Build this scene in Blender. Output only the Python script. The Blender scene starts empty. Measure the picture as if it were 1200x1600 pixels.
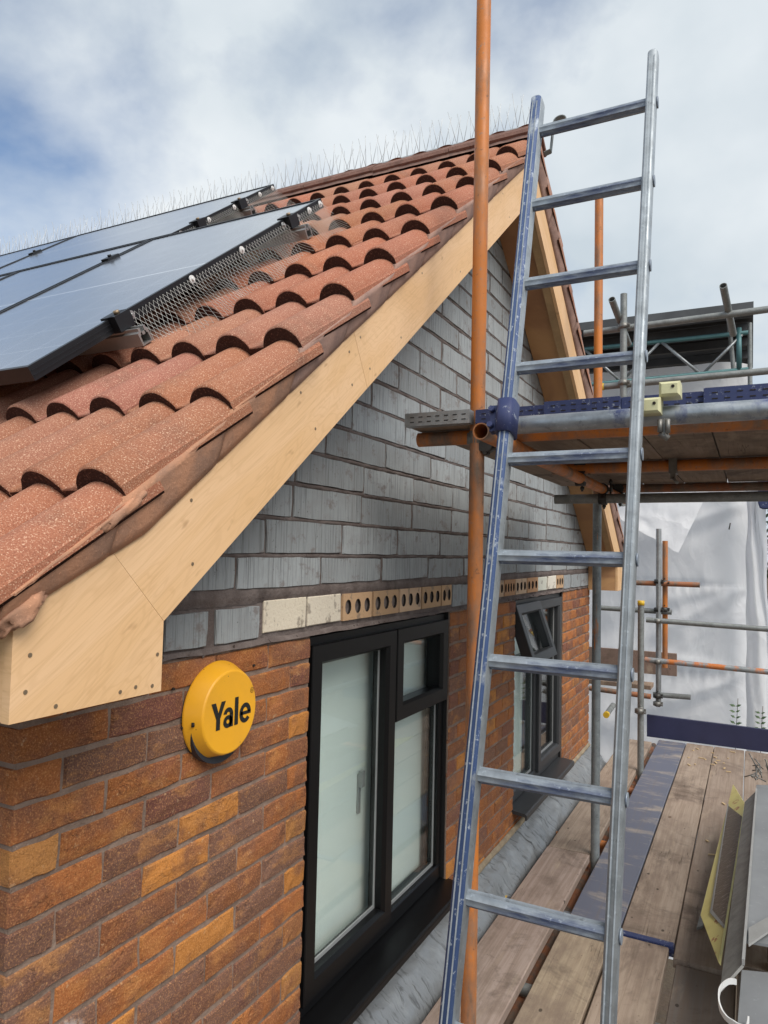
import bpy, math, random
from mathutils import Vector, Matrix, noise as mnoise
rnd = random.Random(7)
PI = math.pi
scene = bpy.context.scene
COL = scene.collection

# ------------------------------------------------------------------ camera
CAM = Vector((1.21987, -0.89566, 0.27122))
RT = Vector((0.8898, 0.4560, 0.0222)); FW = Vector((-0.4566, 0.8881, 0.0537))
FW.normalize(); RT = (RT - FW * RT.dot(FW)).normalized(); UP = RT.cross(FW)
cd = bpy.data.cameras.new('camera'); cam = bpy.data.objects.new('camera', cd); COL.objects.link(cam)
cam.matrix_world = Matrix(((RT.x, UP.x, -FW.x, CAM.x), (RT.y, UP.y, -FW.y, CAM.y), (RT.z, UP.z, -FW.z, CAM.z), (0, 0, 0, 1)))
cd.sensor_fit = 'VERTICAL'; cd.sensor_height = 36.0; cd.sensor_width = 27.0
cd.lens = 1118.2 / 1600 * 36.0
cd.clip_start = 0.02; cd.clip_end = 3000
scene.camera = cam

# ------------------------------------------------------------------ light
SUN_AZ = Vector((0.86, -0.50)).normalized(); SUN_EL = math.radians(50)
w = bpy.data.worlds.new('World'); scene.world = w; w.use_nodes = True
wn = w.node_tree; wn.nodes.clear()
def wN(t, **k):
    n = wn.nodes.new(t)
    for a, b in k.items(): setattr(n, a, b)
    return n
sky = wN('ShaderNodeTexSky', sky_type='NISHITA', sun_disc=False)
sky.sun_elevation = SUN_EL; sky.sun_rotation = math.atan2(SUN_AZ.x, SUN_AZ.y)
tc = wN('ShaderNodeTexCoord')
mp = wN('ShaderNodeMapping'); mp.inputs['Scale'].default_value = (1, 1, 1.25); mp.inputs['Location'].default_value = (6.6, 5.2, 0.9)
wn.links.new(tc.outputs['Generated'], mp.inputs['Vector'])
n1 = wN('ShaderNodeTexNoise'); n1.inputs['Scale'].default_value = 2.1; n1.inputs['Detail'].default_value = 7; n1.inputs['Roughness'].default_value = 0.52; n1.inputs['Distortion'].default_value = 0.12
n2 = wN('ShaderNodeTexNoise'); n2.inputs['Scale'].default_value = 3.3; n2.inputs['Detail'].default_value = 5; n2.inputs['Roughness'].default_value = 0.5
for n in (n1, n2): wn.links.new(mp.outputs['Vector'], n.inputs['Vector'])
r1 = wN('ShaderNodeValToRGB'); r1.color_ramp.elements[0].position = 0.32; r1.color_ramp.elements[1].position = 0.50
wn.links.new(n1.outputs['Fac'], r1.inputs['Fac'])
r2 = wN('ShaderNodeValToRGB'); r2.color_ramp.elements[0].position = 0.35; r2.color_ramp.elements[1].position = 0.68
r2.color_ramp.elements[0].color = (3.7, 4.2, 4.6, 1); r2.color_ramp.elements[1].color = (5.3, 5.6, 5.8, 1)
wn.links.new(n2.outputs['Fac'], r2.inputs['Fac'])
mx = wN('ShaderNodeMixRGB'); wn.links.new(r1.outputs['Color'], mx.inputs['Fac'])
wn.links.new(sky.outputs['Color'], mx.inputs[1]); wn.links.new(r2.outputs['Color'], mx.inputs[2])
bg = wN('ShaderNodeBackground'); bg.inputs['Strength'].default_value = 0.10
wo = wN('ShaderNodeOutputWorld')
wn.links.new(mx.outputs['Color'], bg.inputs['Color']); wn.links.new(bg.outputs['Background'], wo.inputs['Surface'])
sl = bpy.data.lights.new('sun', 'SUN'); sl.energy = 2.1; sl.angle = math.radians(40); sl.color = (1.0, 0.94, 0.86)
sun = bpy.data.objects.new('sun', sl); COL.objects.link(sun)
sdir = Vector((SUN_AZ.x * math.cos(SUN_EL), SUN_AZ.y * math.cos(SUN_EL), math.sin(SUN_EL)))
sun.rotation_euler = sdir.to_track_quat('Z', 'Y').to_euler(); sun.location = (3, 2, 8)
scene.view_settings.view_transform = 'Standard'; scene.view_settings.look = 'None'
scene.view_settings.exposure = 0.70; scene.view_settings.gamma = 1.0; scene.view_settings.use_curve_mapping = False
scene.render.engine = 'CYCLES'; scene.cycles.use_denoising = True
scene.cycles.max_bounces = 8; scene.cycles.transparent_max_bounces = 12

# ------------------------------------------------------------------ geometry helpers
PW = {}                                        # world location of every linked object
class MB:
    """collects shapes in world coordinates; build() links them as ONE mesh object"""
    def __init__(s): s.v = []; s.f = []; s.sm = []; s.mi = []; s.m = 0
    def add(s, vs, fs, smooth=False):
        b = len(s.v); s.v += [Vector(p) for p in vs]
        for f in fs: s.f.append([b + i for i in f]); s.sm.append(smooth); s.mi.append(s.m)
        return s
    def box(s, a, b):
        x0, y0, z0 = a; x1, y1, z1 = b
        return s.hexa([(x0, y0, z0), (x1, y0, z0), (x1, y1, z0), (x0, y1, z0), (x0, y0, z1), (x1, y0, z1), (x1, y1, z1), (x0, y1, z1)])
    def hexa(s, p): return s.add(p, [(0, 3, 2, 1), (4, 5, 6, 7), (0, 1, 5, 4), (1, 2, 6, 5), (2, 3, 7, 6), (3, 0, 4, 7)])
    def cbox(s, c, ax, ay, az):                 # centre and three half-axis vectors
        c = Vector(c); ax = Vector(ax); ay = Vector(ay); az = Vector(az)
        return s.hexa([c - ax - ay - az, c + ax - ay - az, c + ax + ay - az, c - ax + ay - az, c - ax - ay + az, c + ax - ay + az, c + ax + ay + az, c - ax + ay + az])
    def prism(s, loop, ext):                   # planar loop extruded along ext
        n = len(loop); e = Vector(ext); lo = [Vector(p) for p in loop]
        return s.add(lo + [p + e for p in lo], [tuple(range(n))[::-1], tuple(range(n, 2 * n))] + [(i, (i + 1) % n, n + (i + 1) % n, n + i) for i in range(n)])
    def bevprism(s, loop, ext, b):             # as prism, the ext end chamfered inwards by b
        n = len(loop); e = Vector(ext); lo = [Vector(p) for p in loop]; c = sum(lo, Vector()) / n; en = e.normalized()
        mid = [p + e - en * b for p in lo]; top = []
        for i, p in enumerate(lo):
            d1 = (lo[i - 1] - p).normalized(); d2 = (lo[(i + 1) % n] - p).normalized()
            sn = max(0.3, d1.cross(d2).length); top.append(p + e + (d1 + d2) * (b / sn))
        fs = [tuple(range(n))[::-1], tuple(range(2 * n, 3 * n))]
        for i in range(n):
            j = (i + 1) % n; fs += [(i, j, n + j, n + i), (n + i, n + j, 2 * n + j, 2 * n + i)]
        return s.add(lo + mid + top, fs)
    def tube(s, a, b, r, n=16, cap=True, hollow=0, r2=None):
        a = Vector(a); b = Vector(b); d = (b - a).normalized(); r2 = r if r2 is None else r2
        u = d.orthogonal().normalized(); v = d.cross(u)
        ring = lambda c, q: [c + (u * math.cos(2 * PI * i / n) + v * math.sin(2 * PI * i / n)) * q for i in range(n)]
        s.add(ring(a, r) + ring(b, r2), [(i, (i + 1) % n, n + (i + 1) % n, n + i) for i in range(n)], True)
        if hollow:
            L = min(0.25, (b - a).length * .45)
            for c, dd in ((a, d), (b, -d)):
                s.add(ring(c, r) + ring(c, hollow), [(i, (i + 1) % n, n + (i + 1) % n, n + i) for i in range(n)])
                s.add(ring(c, hollow) + ring(c + dd * L, hollow) , [(i, (i + 1) % n, n + (i + 1) % n, n + i) for i in range(n)], True)
                s.add(ring(c + dd * L, hollow), [tuple(range(n))])
        elif cap: s.add(ring(a, r) + ring(b, r2), [tuple(range(n))[::-1], tuple(range(n, 2 * n))])
        return s
    def path(s, pts, r, n=6):
        for a, b in zip(pts[:-1], pts[1:]): s.tube(a, b, r, n)
        return s
    def grid(s, fn, nu, nv, smooth=True):
        vs = [fn(i / nu, j / nv) for j in range(nv + 1) for i in range(nu + 1)]
        return s.add(vs, [(j * (nu + 1) + i, j * (nu + 1) + i + 1, (j + 1) * (nu + 1) + i + 1, (j + 1) * (nu + 1) + i) for j in range(nv) for i in range(nu)], smooth)
    def mesh(s, name, mats, origin):
        me = bpy.data.meshes.new(name); me.from_pydata([p - origin for p in s.v], [], s.f)
        for m in (mats if isinstance(mats, (list, tuple)) else [mats]): me.materials.append(m)
        me.polygons.foreach_set('use_smooth', s.sm); me.polygons.foreach_set('material_index', s.mi)
        me.update(); return me
    def build(s, name, mats, parent=None, origin=None, color=None, fix=True):
        if origin is None:
            lo = [min(p[i] for p in s.v) for i in range(3)]; hi = [max(p[i] for p in s.v) for i in range(3)]
            origin = Vector([(a + b) / 2 for a, b in zip(lo, hi)])
        me = s.mesh(name, mats, Vector(origin))
        if fix:
            import bmesh
            bm = bmesh.new(); bm.from_mesh(me); bmesh.ops.remove_doubles(bm, verts=bm.verts, dist=1e-6)
            bmesh.ops.recalc_face_normals(bm, faces=bm.faces); bm.to_mesh(me); bm.free()
        return place(name, me, origin, parent, color)
def place(name, me, loc, parent=None, color=None, rot=None):
    o = bpy.data.objects.new(name, me); COL.objects.link(o); loc = Vector(loc)
    if parent: o.parent = parent; o.location = loc - PW[parent.name]
    else: o.location = loc
    if rot: o.rotation_euler = rot
    if color: o.color = (*color, 1)
    PW[o.name] = loc; return o
def thing(name, label, cat, loc, group=None):
    o = bpy.data.objects.new(name, None); COL.objects.link(o); o.location = loc; o.empty_display_size = .05
    PW[o.name] = Vector(loc); return tag(o, label, cat, group)
def tag(o, label, cat, group=None):
    o['label'] = label; o['category'] = cat
    if group: o['group'] = group
    return o
def part(name, parent, loc):                   # a part that only holds sub-parts
    o = bpy.data.objects.new(name, None); COL.objects.link(o); o.parent = parent; loc = Vector(loc)
    o.location = loc - PW[parent.name]; o.empty_display_size = .05; PW[o.name] = loc; return o
def stuff(o): o['kind'] = 'stuff'; return o
def struct(o): o['kind'] = 'structure'; return o
def fbm(p, s=1.0): return mnoise.noise(Vector(p) * s)

# ------------------------------------------------------------------ materials
class Mat:
    def __init__(s, name, color=(.5, .5, .5), rough=.6, metal=0., spec=.5):
        s.m = bpy.data.materials.new(name); s.m.use_nodes = True; s.nt = s.m.node_tree
        s.b = s.nt.nodes['Principled BSDF']; s.b.inputs['Roughness'].default_value = rough; s.b.inputs['Metallic'].default_value = metal
        s.b.inputs['Specular IOR Level'].default_value = spec
        s.c = s.rgb(color); s.h = None; s._tc = None
        s.vec = None
    def n(s, t, **k):
        x = s.nt.nodes.new(t)
        for a, b in k.items(): setattr(x, a, b)
        return x
    def l(s, a, b): s.nt.links.new(a, b)
    def rgb(s, c):
        x = s.n('ShaderNodeRGB'); x.outputs[0].default_value = (*c, 1); return x.outputs[0]
    def coord(s, scale=(1, 1, 1), rand=False):
        if s._tc is None: s._tc = s.n('ShaderNodeTexCoord')
        v = s._tc.outputs['Object']
        if rand:
            oi = s.n('ShaderNodeObjectInfo'); m = s.n('ShaderNodeVectorMath', operation='MULTIPLY_ADD')
            cx = s.n('ShaderNodeCombineXYZ')
            for i in range(3): s.l(oi.outputs['Random'], cx.inputs[i])
            m.inputs[1].default_value = (37.1, 53.7, 71.3); s.l(cx.outputs[0], m.inputs[0]); s.l(v, m.inputs[2]); v = m.outputs[0]
        mp = s.n('ShaderNodeMapping'); mp.inputs['Scale'].default_value = scale; s.l(v, mp.inputs['Vector']); return mp.outputs[0]
    def noise(s, scale, detail=3, rough=.5, sc=(1, 1, 1), rand=False, dist=0):
        x = s.n('ShaderNodeTexNoise'); x.inputs['Scale'].default_value = scale; x.inputs['Detail'].default_value = detail
        x.inputs['Roughness'].default_value = rough; x.inputs['Distortion'].default_value = dist
        s.l(s.coord(sc, rand), x.inputs['Vector']); return x.outputs['Fac']
    def voro(s, scale, sc=(1, 1, 1), rand=False, feature='F1', out='Distance'):
        x = s.n('ShaderNodeTexVoronoi', feature=feature); x.inputs['Scale'].default_value = scale
        s.l(s.coord(sc, rand), x.inputs['Vector']); return x.outputs[out]
    def wave(s, scale, dist, sc=(1, 1, 1), direction='X', detail=3, dscale=1., rand=False):
        x = s.n('ShaderNodeTexWave', bands_direction=direction); x.inputs['Scale'].default_value = scale; x.inputs['Distortion'].default_value = dist
        x.inputs['Detail'].default_value = detail; x.inputs['Detail Scale'].default_value = dscale
        s.l(s.coord(sc, rand), x.inputs['Vector']); return x.outputs['Fac']
    def ramp(s, f, a, b, ca=0., cb=1.):
        x = s.n('ShaderNodeMapRange'); x.clamp = True
        for i, q in enumerate((a, b, ca, cb)): x.inputs[i + 1].default_value = q
        s.l(f, x.inputs[0]); return x.outputs[0]
    def mul(s, a, b, op='MULTIPLY'):
        x = s.n('ShaderNodeMath', operation=op)
        for i, q in enumerate((a, b)):
            if isinstance(q, (int, float)): x.inputs[i].default_value = q
            else: s.l(q, x.inputs[i])
        return x.outputs[0]
    def mix(s, f, col, mode='MIX'):
        x = s.n('ShaderNodeMixRGB', blend_type=mode)
        if isinstance(f, (int, float)): x.inputs[0].default_value = f
        else: s.l(f, x.inputs[0])
        s.l(s.c, x.inputs[1])
        if isinstance(col, tuple): x.inputs[2].default_value = (*col, 1)
        else: s.l(col, x.inputs[2])
        s.c = x.outputs[0]; return s
    def objcol(s):
        oi = s.n('ShaderNodeObjectInfo'); s.c = oi.outputs['Color']; return s
    def bump(s, h, strength=.5, dist=.01):
        x = s.n('ShaderNodeBump'); x.inputs['Strength'].default_value = strength; x.inputs['Distance'].default_value = dist
        s.l(h, x.inputs['Height'])
        if s.h is not None: s.l(s.h, x.inputs['Normal'])
        s.h = x.outputs[0]; return s
    def rough(s, f, a, b): s.l(s.ramp(f, 0.3, 0.7, a, b), s.b.inputs['Roughness']); return s
    def done(s):
        s.l(s.c, s.b.inputs['Base Color'])
        if s.h is not None: s.l(s.h, s.b.inputs['Normal'])
        return s.m

def brick_mat(bloom=False):
    m = Mat('fired brick with lime bloom' if bloom else 'fired brick', rough=.85, spec=.25).objcol()
    m.mix(m.ramp(m.noise(7, 4, .6, rand=True), .46, .58, 0, .72), (.20, .088, .055))
    m.mix(m.ramp(m.noise(10, 4, .65, rand=True, sc=(1, .7, 1.4)), .54, .66, 0, .5), (.56, .25, .075))
    m.mix(m.ramp(m.noise(5, 3, .6, rand=True), .60, .68, 0, .5), (.19, .075, .062))
    fl = m.noise(260, 5, .72, rand=True)
    m.mix(m.ramp(fl, .52, .66, 0, .62), (.72, .37, .15))
    m.mix(m.ramp(fl, .32, .46, .62, 0), (.085, .042, .028))
    ck = m.noise(12, 4, .6, sc=(1, .5, 1.5), rand=True, dist=1.2)
    cl = m.ramp(m.mul(m.mul(ck, .5, 'SUBTRACT'), 0, 'ABSOLUTE'), 0, .009)
    inv = m.mul(m.mul(1.0, cl, 'SUBTRACT'), m.ramp(m.noise(9, 2, rand=True), .45, .6, 0, .6))
    m.mix(inv, (.07, .032, .02))
    ed = m.noise(45, 4, .7, rand=True); m.mix(m.ramp(ed, .64, .70, 0, .5), (.62, .42, .24)); m.mix(m.ramp(m.noise(2.5, 3, .6, sc=(1, .5, 1), rand=True), .58, .72, 0, .35), (.26, .17, .13))
    if bloom:
        tcn = m.coord(); g = m.n('ShaderNodeTexGradient', gradient_type='SPHERICAL'); mp = m.n('ShaderNodeMapping'); mp.inputs['Scale'].default_value = (8, 12, 26); m.l(tcn, mp.inputs['Vector']); m.l(mp.outputs[0], g.inputs[0])
        m.mix(m.mul(m.ramp(g.outputs['Fac'], .02, .6), m.ramp(m.noise(70, 5, .7), .42, .56, 0, 1)), (.74, .68, .65))
    m.bump(cl, .45, .003); m.bump(m.noise(150, 5, .75, rand=True), .9, .004); m.bump(m.noise(24, 4, .6, rand=True, sc=(1, .5, 1.3), dist=.6), .35, .006)
    return m.done()
def tile_mat():
    m = Mat('concrete roof tile', rough=.85, spec=.3).objcol()
    m.mix(m.ramp(m.noise(7, 3, rand=True), .42, .65, 0, .30), (.29, .12, .085))
    m.mix(m.ramp(m.noise(4, 5, .7, rand=True), .58, .72, 0, .5), (.15, .085, .06))
    v = m.noise(380, 3, .6, rand=True)
    m.mix(m.ramp(v, .57, .66, 0, .75), (.74, .51, .36))
    m.mix(m.ramp(v, .34, .43, .55, 0), (.13, .05, .035))
    m.bump(m.noise(260, 3, .6, rand=True), .5, .003)
    return m.done()
def shaded_tile_edge_mat():
    m = Mat('tile front edge with painted shade', (.060, .030, .024), rough=.95, spec=.1)  # recess shade under the overlap is painted into this near-black colour
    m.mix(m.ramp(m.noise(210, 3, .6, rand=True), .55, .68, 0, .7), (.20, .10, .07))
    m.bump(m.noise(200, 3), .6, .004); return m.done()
def mortar_mat(name, c, c2, bp=.8):
    m = Mat(name, c, rough=.95, spec=.15); m.mix(m.ramp(m.noise(11, 5, .6), .42, .62), c2)
    m.mix(m.ramp(m.noise(170, 3, .7), .6, .72, 0, .5), tuple(min(1, q * 1.8) for q in c))
    m.mix(m.ramp(m.noise(4, 4, .65), .56, .66, 0, .5), tuple(q * .5 for q in c)); m.bump(m.noise(60, 5, .7), bp, .01); return m.done()
def block_mat():
    m = Mat('concrete block', rough=.9, spec=.2).objcol()
    st = m.noise(1, 4, .65, sc=(40, 150, 4.5), rand=True)
    m.mix(m.ramp(st, .36, .50, .60, 0), (.12, .122, .125))
    m.mix(m.ramp(m.noise(10, 4, .6, rand=True), .45, .66, 0, .5), (.27, .275, .275))
    m.mix(m.ramp(m.noise(16, 5, .7, rand=True, sc=(1, .8, 1)), .56, .66, 0, .75), (.20, .17, .16))
    m.mix(m.ramp(m.noise(60, 4, .7, rand=True), .66, .72, 0, .85), (.08, .075, .07))
    m.bump(st, .55, .005); m.bump(m.noise(90, 4, .6), .3, .003); return m.done()
def perf_mat():
    m = Mat('pale brick end', rough=.9, spec=.2).objcol()
    m.mix(m.ramp(m.noise(16, 5, .6, rand=True), .56, .62, 0, .65), (.20, .16, .13))
    m.mix(m.ramp(m.noise(120, 4, .6, rand=True), .58, .7, 0, .4), (.30, .17, .10))
    m.bump(m.noise(130, 4, .6), .5, .004); return m.done()
def ply_mat():
    m = Mat('plywood', (.66, .46, .235), rough=.62, spec=.3)
    g = m.noise(1, 5, .6, sc=(60, 2.4, 150), dist=.3)
    return m, g
def plyb(name, ang, base=(.78, .515, .295)):
    m = Mat(name, base, rough=.6, spec=.3)
    tcn = m.n('ShaderNodeTexCoord'); rot = m.n('ShaderNodeMapping'); rot.inputs['Rotation'].default_value = (ang, 0, 0)
    m.l(tcn.outputs['Object'], rot.inputs['Vector'])
    def nz(sc, scale, detail, dist=0, rough=.55):
        mp = m.n('ShaderNodeMapping'); mp.inputs['Scale'].default_value = sc; m.l(rot.outputs[0], mp.inputs['Vector'])
        x = m.n('ShaderNodeTexNoise'); x.inputs['Scale'].default_value = scale; x.inputs['Detail'].default_value = detail
        x.inputs['Distortion'].default_value = dist; x.inputs['Roughness'].default_value = rough
        m.l(mp.outputs[0], x.inputs['Vector']); return x.outputs['Fac']
    big = nz((1, .9, 3.5), 1.6, 3, 1.2)
    m.mix(m.ramp(big, .40, .62, 0, .55), (.70, .43, .20))
    wv = m.n('ShaderNodeMath', operation='SINE'); m.l(m.mul(big, 120), wv.inputs[0])
    m.mix(m.ramp(wv.outputs[0], .5, 1., 0, .13), (.45, .25, .10))
    fine = nz((1, 3.2, 130), 1.6, 4)
    m.mix(m.ramp(fine, .48, .68, 0, .34), (.54, .32, .14))
    m.mix(m.ramp(nz((1, 10, 26), 1., 2), .70, .78, 0, .6), (.30, .15, .06))
    m.bump(fine, .12, .002); return m.done()
def wood_mat():
    m = Mat('weathered scaffold board', rough=.85, spec=.2).objcol()
    g = m.noise(1, 6, .62, sc=(70, 2.2, 30), rand=True, dist=.4)
    m.mix(m.ramp(g, .40, .60, .42, 0), (.20, .14, .10))
    m.mix(m.ramp(m.noise(3.2, 6, .68, sc=(1.6, .8, 1), rand=True), .46, .64, 0, .75), (.22, .165, .13))
    m.mix(m.ramp(m.noise(1.7, 5, .7, sc=(1.2, 1, 1), rand=True, dist=.8), .53, .66, 0, .75), (.12, .09, .072))
    m.mix(m.ramp(m.noise(5, 4, .6, sc=(2.2, .5, 1), rand=True), .58, .72, 0, .45), (.50, .40, .30))
    kn = m.voro(2.6, sc=(2.2, 1., 1), rand=True)
    m.mix(m.ramp(kn, .03, .075, .75, 0), (.10, .055, .03))
    ck = m.noise(1, 2, .5, sc=(26, .55, 8), rand=True, dist=.25)
    ckl = m.ramp(m.mul(m.mul(ck, .5, 'SUBTRACT'), 0, 'ABSOLUTE'), .0, .006)
    m.mix(m.mul(m.mul(1.0, ckl, 'SUBTRACT'), m.ramp(m.noise(2.2, 2, .5, rand=True), .52, .6, 0, .75)), (.07, .05, .036))
    m.mix(m.ramp(m.noise(55, 3, .6, rand=True), .66, .74, 0, .5), (.08, .06, .045))
    m.mix(m.ramp(m.voro(9, rand=True, sc=(1, .6, 1)), .05, .075, .8, 0), (.05, .038, .03))
    m.bump(g, .35, .003); m.bump(ckl, .25, .002); return m.done()
def bluewood_mat():
    m = Mat('worn blue painted board', (.135, .145, .19), rough=.6, spec=.35)
    wr = m.noise(1.2, 6, .70, sc=(1.6, 5, 1), dist=.5)
    m.mix(m.ramp(wr, .52, .66, 0, .85), (.40, .34, .28))
    m.mix(m.ramp(m.noise(1, 5, .6, sc=(60, 2, 20)), .56, .7, 0, .5), (.17, .15, .15))
    m.mix(m.ramp(m.noise(12, 4, .6), .58, .72, 0, .3), (.16, .17, .22))
    m.bump(wr, .2, .003); return m.done()
def steel(name, c, paint=None, amt=(.5, .6), rough=.42, metal=.75, sc=5, st=(1, 1, .6)):
    m = Mat(name, c, rough=rough, metal=metal, spec=.5)
    m.mix(m.ramp(m.noise(24, 5, .65), .42, .68, 0, .6), tuple(q * .55 for q in c))
    m.mix(m.ramp(m.noise(70, 3, .6), .62, .72, 0, .5), tuple(min(.9, q * 1.5) for q in c))
    if paint:
        f = m.ramp(m.noise(sc, 6, .68, sc=st), amt[0], amt[1])
        m.mix(f, paint); inv = m.mul(1.0, f, 'SUBTRACT'); m.l(m.mul(inv, metal), m.b.inputs['Metallic'])
        m.mix(m.mul(f, m.ramp(m.noise(60, 4, .7), .60, .68, 0, .7)), tuple(min(.9, q * 1.15) for q in c))
    m.mix(m.ramp(m.noise(38, 5, .7), .62, .68, 0, .55), tuple(q * .35 for q in c))
    m.rough(m.noise(16, 4), rough - .1, rough + .2); m.bump(m.noise(50, 3), .12, .002); return m.done()
def plain(name, c, rough=.5, metal=0, spec=.5, var=.25, sc=14, bump=0):
    m = Mat(name, c, rough, metal, spec)
    m.mix(m.ramp(m.noise(sc, 4, .6), .40, .68, 0, var), tuple(q * .55 for q in c))
    m.mix(m.ramp(m.noise(sc * 9, 3, .6), .62, .74, 0, var), tuple(min(.95, q * 1.5 + .012) for q in c))
    if bump: m.bump(m.noise(sc * 5, 4, .6), bump, .003)
    return m.done()

MT = dict(
    brick=brick_mat(), bloom=brick_mat(True), tile=tile_mat(), cut=shaded_tile_edge_mat(), block=block_mat(), perf=perf_mat(),
    mortar=mortar_mat('brick mortar', (.29, .21, .165), (.21, .15, .118)),
    bmortar=mortar_mat('smeared block mortar', (.14, .112, .103), (.20, .165, .152)),
    verge=mortar_mat('painted verge mortar', (.52, .27, .165), (.36, .21, .145), .3),
    verge2=mortar_mat('purple brown verge mortar', (.40, .255, .205), (.29, .19, .16), .2),
    ridge=mortar_mat('ridge tile', (.22, .125, .10), (.16, .095, .078)),
    caulk=plain('white bead', (.62, .58, .52), .8, sc=60, var=.7, bump=.6),
    ply=plyb('plywood grain along the slope', math.radians(-38)), ply2=plyb('plywood grain far slope', math.radians(36)),
    soffit=plyb('soffit plywood darkened for shade', math.radians(36), (.36, .19, .10)),  # same plywood, base darkened to paint in the shade under the overhang
    pine=plain('pine batten', (.42, .28, .14), .7, sc=9, var=.5),
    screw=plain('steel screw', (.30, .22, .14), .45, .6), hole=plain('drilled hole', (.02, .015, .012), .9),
    wood=wood_mat(), bluewood=bluewood_mat(),
    galv=steel('galvanised tube', (.40, .42, .43)), galvd=steel('dull grey tube', (.27, .285, .28), rough=.55, metal=.5),
    orange=steel('orange painted tube', (.25, .18, .135), (.58, .185, .030), (.38, .54), rough=.5, metal=.4, sc=2.4, st=(2, 2, .6)),
    orange2=steel('worn orange tube', (.31, .33, .34), (.52, .16, .035), (.47, .54), rough=.5, metal=.4, sc=3.5),
    greypost=steel('grey tube with orange streaks', (.30, .33, .34), (.60, .20, .03), (.57, .62), rough=.5, metal=.4, sc=4, st=(2.5, 2.5, .35)), brown=steel('rusty brown tube', (.23, .17, .13), (.33, .13, .06), (.45, .55), rough=.65, metal=.3),
    bluetube=steel('galvanised tube with blue overspray', (.38, .41, .44), (.065, .085, .19), (.52, .62), sc=7),
    navy=steel('navy painted metal', (.35, .38, .42), (.028, .04, .12), (.30, .36), rough=.5, metal=.3, sc=9),
    alu=steel('ladder aluminium', (.42, .46, .49), rough=.55, metal=.6),
    alub=steel('ladder aluminium, blue paint', (.47, .52, .57), (.05, .09, .21), (.32, .42), rough=.55, metal=.5, sc=14),
    alur=steel('rung aluminium, some blue paint', (.34, .385, .43), (.05, .07, .14), (.48, .64), rough=.52, metal=.6, sc=6, st=(.55, 3, 3)),
    dark=plain('dark steel coupler', (.07, .068, .065), .5, .6, var=.5, sc=40), cast=plain('grey coupler', (.24, .235, .22), .5, .6, var=.5, sc=40),
    teal=plain('teal beam', (.075, .18, .19), .5, .2, var=.4), cream=plain('cream plastic', (.62, .60, .36), .45, var=.25, sc=30),
    yellow=plain('yellow plastic cap', (.72, .46, .03), .45), black=plain('black window plastic', (.005, .005, .0055), .36, spec=.28, var=.0),
    grey=plain('anthracite window plastic', (.035, .037, .040), .4, var=.0), gasket=plain('rubber gasket', (.012, .012, .012), .6),
    bead=plain('light glazing bead', (.30, .31, .31), .4), wire=plain('spike wire', (.52, .53, .53), .4, .4), mesh=plain('mesh wire', (.50, .50, .48), .45, .5),
    pframe=plain('black panel frame', (.016, .017, .02), .38, .3, var=.3), alurail=plain('aluminium rail', (.50, .50, .49), .35, .8, var=.3),
    siren=plain('yellow siren plastic', (.86, .42, .022), .38, spec=.5, var=.06, sc=8), letter=plain('black lettering', (.012, .013, .012), .5, var=.1),
    sbase=plain('dark siren base', (.03, .035, .045), .45), blind=plain('pale blind', (.80, .88, .85), .8, var=.06, sc=3),
    room=plain('room wall', (.42, .43, .42), .9, var=.1), under=plain('roof underlay', (.035, .03, .03), .95),
    fascia=plain('grey plastic trim', (.25, .26, .27), .42, var=.45, sc=3.5), fasciad=plain('grimy grey trim', (.27, .265, .25), .55, var=.75, sc=16), fascia2=plain('pale grey trim', (.34, .34, .33), .5, var=.3, sc=9),
    whitebits=plain('white plastic', (.75, .75, .74), .4, var=.2), soil=plain('dirt', (.13, .09, .06), .95, var=.6, sc=6, bump=.5),
    leaf=plain('leaf green', (.055, .10, .035), .55, var=.5, sc=20), leafd=plain('dark leaf green', (.03, .055, .022), .6, var=.5, sc=8),
    bark=plain('bark', (.10, .075, .055), .9, var=.5), chip=plain('wood chips', (.62, .45, .25), .8),
)
def glass_mat():
    m = bpy.data.materials.new('window glass'); m.use_nodes = True; nt = m.node_tree; nt.nodes.clear()
    tr = nt.nodes.new('ShaderNodeBsdfTransparent'); tr.inputs[0].default_value = (.965, .99, .98, 1)
    gl = nt.nodes.new('ShaderNodeBsdfGlossy'); gl.inputs['Roughness'].default_value = .015
    lw = nt.nodes.new('ShaderNodeLayerWeight'); lw.inputs['Blend'].default_value = .5
    pw = nt.nodes.new('ShaderNodeMath'); pw.operation = 'POWER'; pw.inputs[1].default_value = 4.0; nt.links.new(lw.outputs['Facing'], pw.inputs[0])
    fr = nt.nodes.new('ShaderNodeMath'); fr.operation = 'MULTIPLY_ADD'; fr.inputs[1].default_value = .70; fr.inputs[2].default_value = .05; nt.links.new(pw.outputs[0], fr.inputs[0])
    mx = nt.nodes.new('ShaderNodeMixShader'); o = nt.nodes.new('ShaderNodeOutputMaterial')
    nt.links.new(fr.outputs[0], mx.inputs[0]); nt.links.new(tr.outputs[0], mx.inputs[1]); nt.links.new(gl.outputs[0], mx.inputs[2]); nt.links.new(mx.outputs[0], o.inputs[0]); return m
MT['glass'] = glass_mat()
def siren_mat():
    m = Mat('yellow siren plastic', (.86, .42, .022), .38)
    m.mix(m.ramp(m.noise(7, 5, .65), .48, .7, 0, .30), (.62, .30, .03)); m.mix(m.ramp(m.voro(38), .05, .075, .8, 0), (.20, .11, .02)); m.mix(m.ramp(m.noise(90, 3, .7), .68, .74, 0, .4), (.35, .2, .05))
    m.rough(m.noise(12, 4), .3, .5); return m.done()
MT['siren'] = siren_mat()
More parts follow.
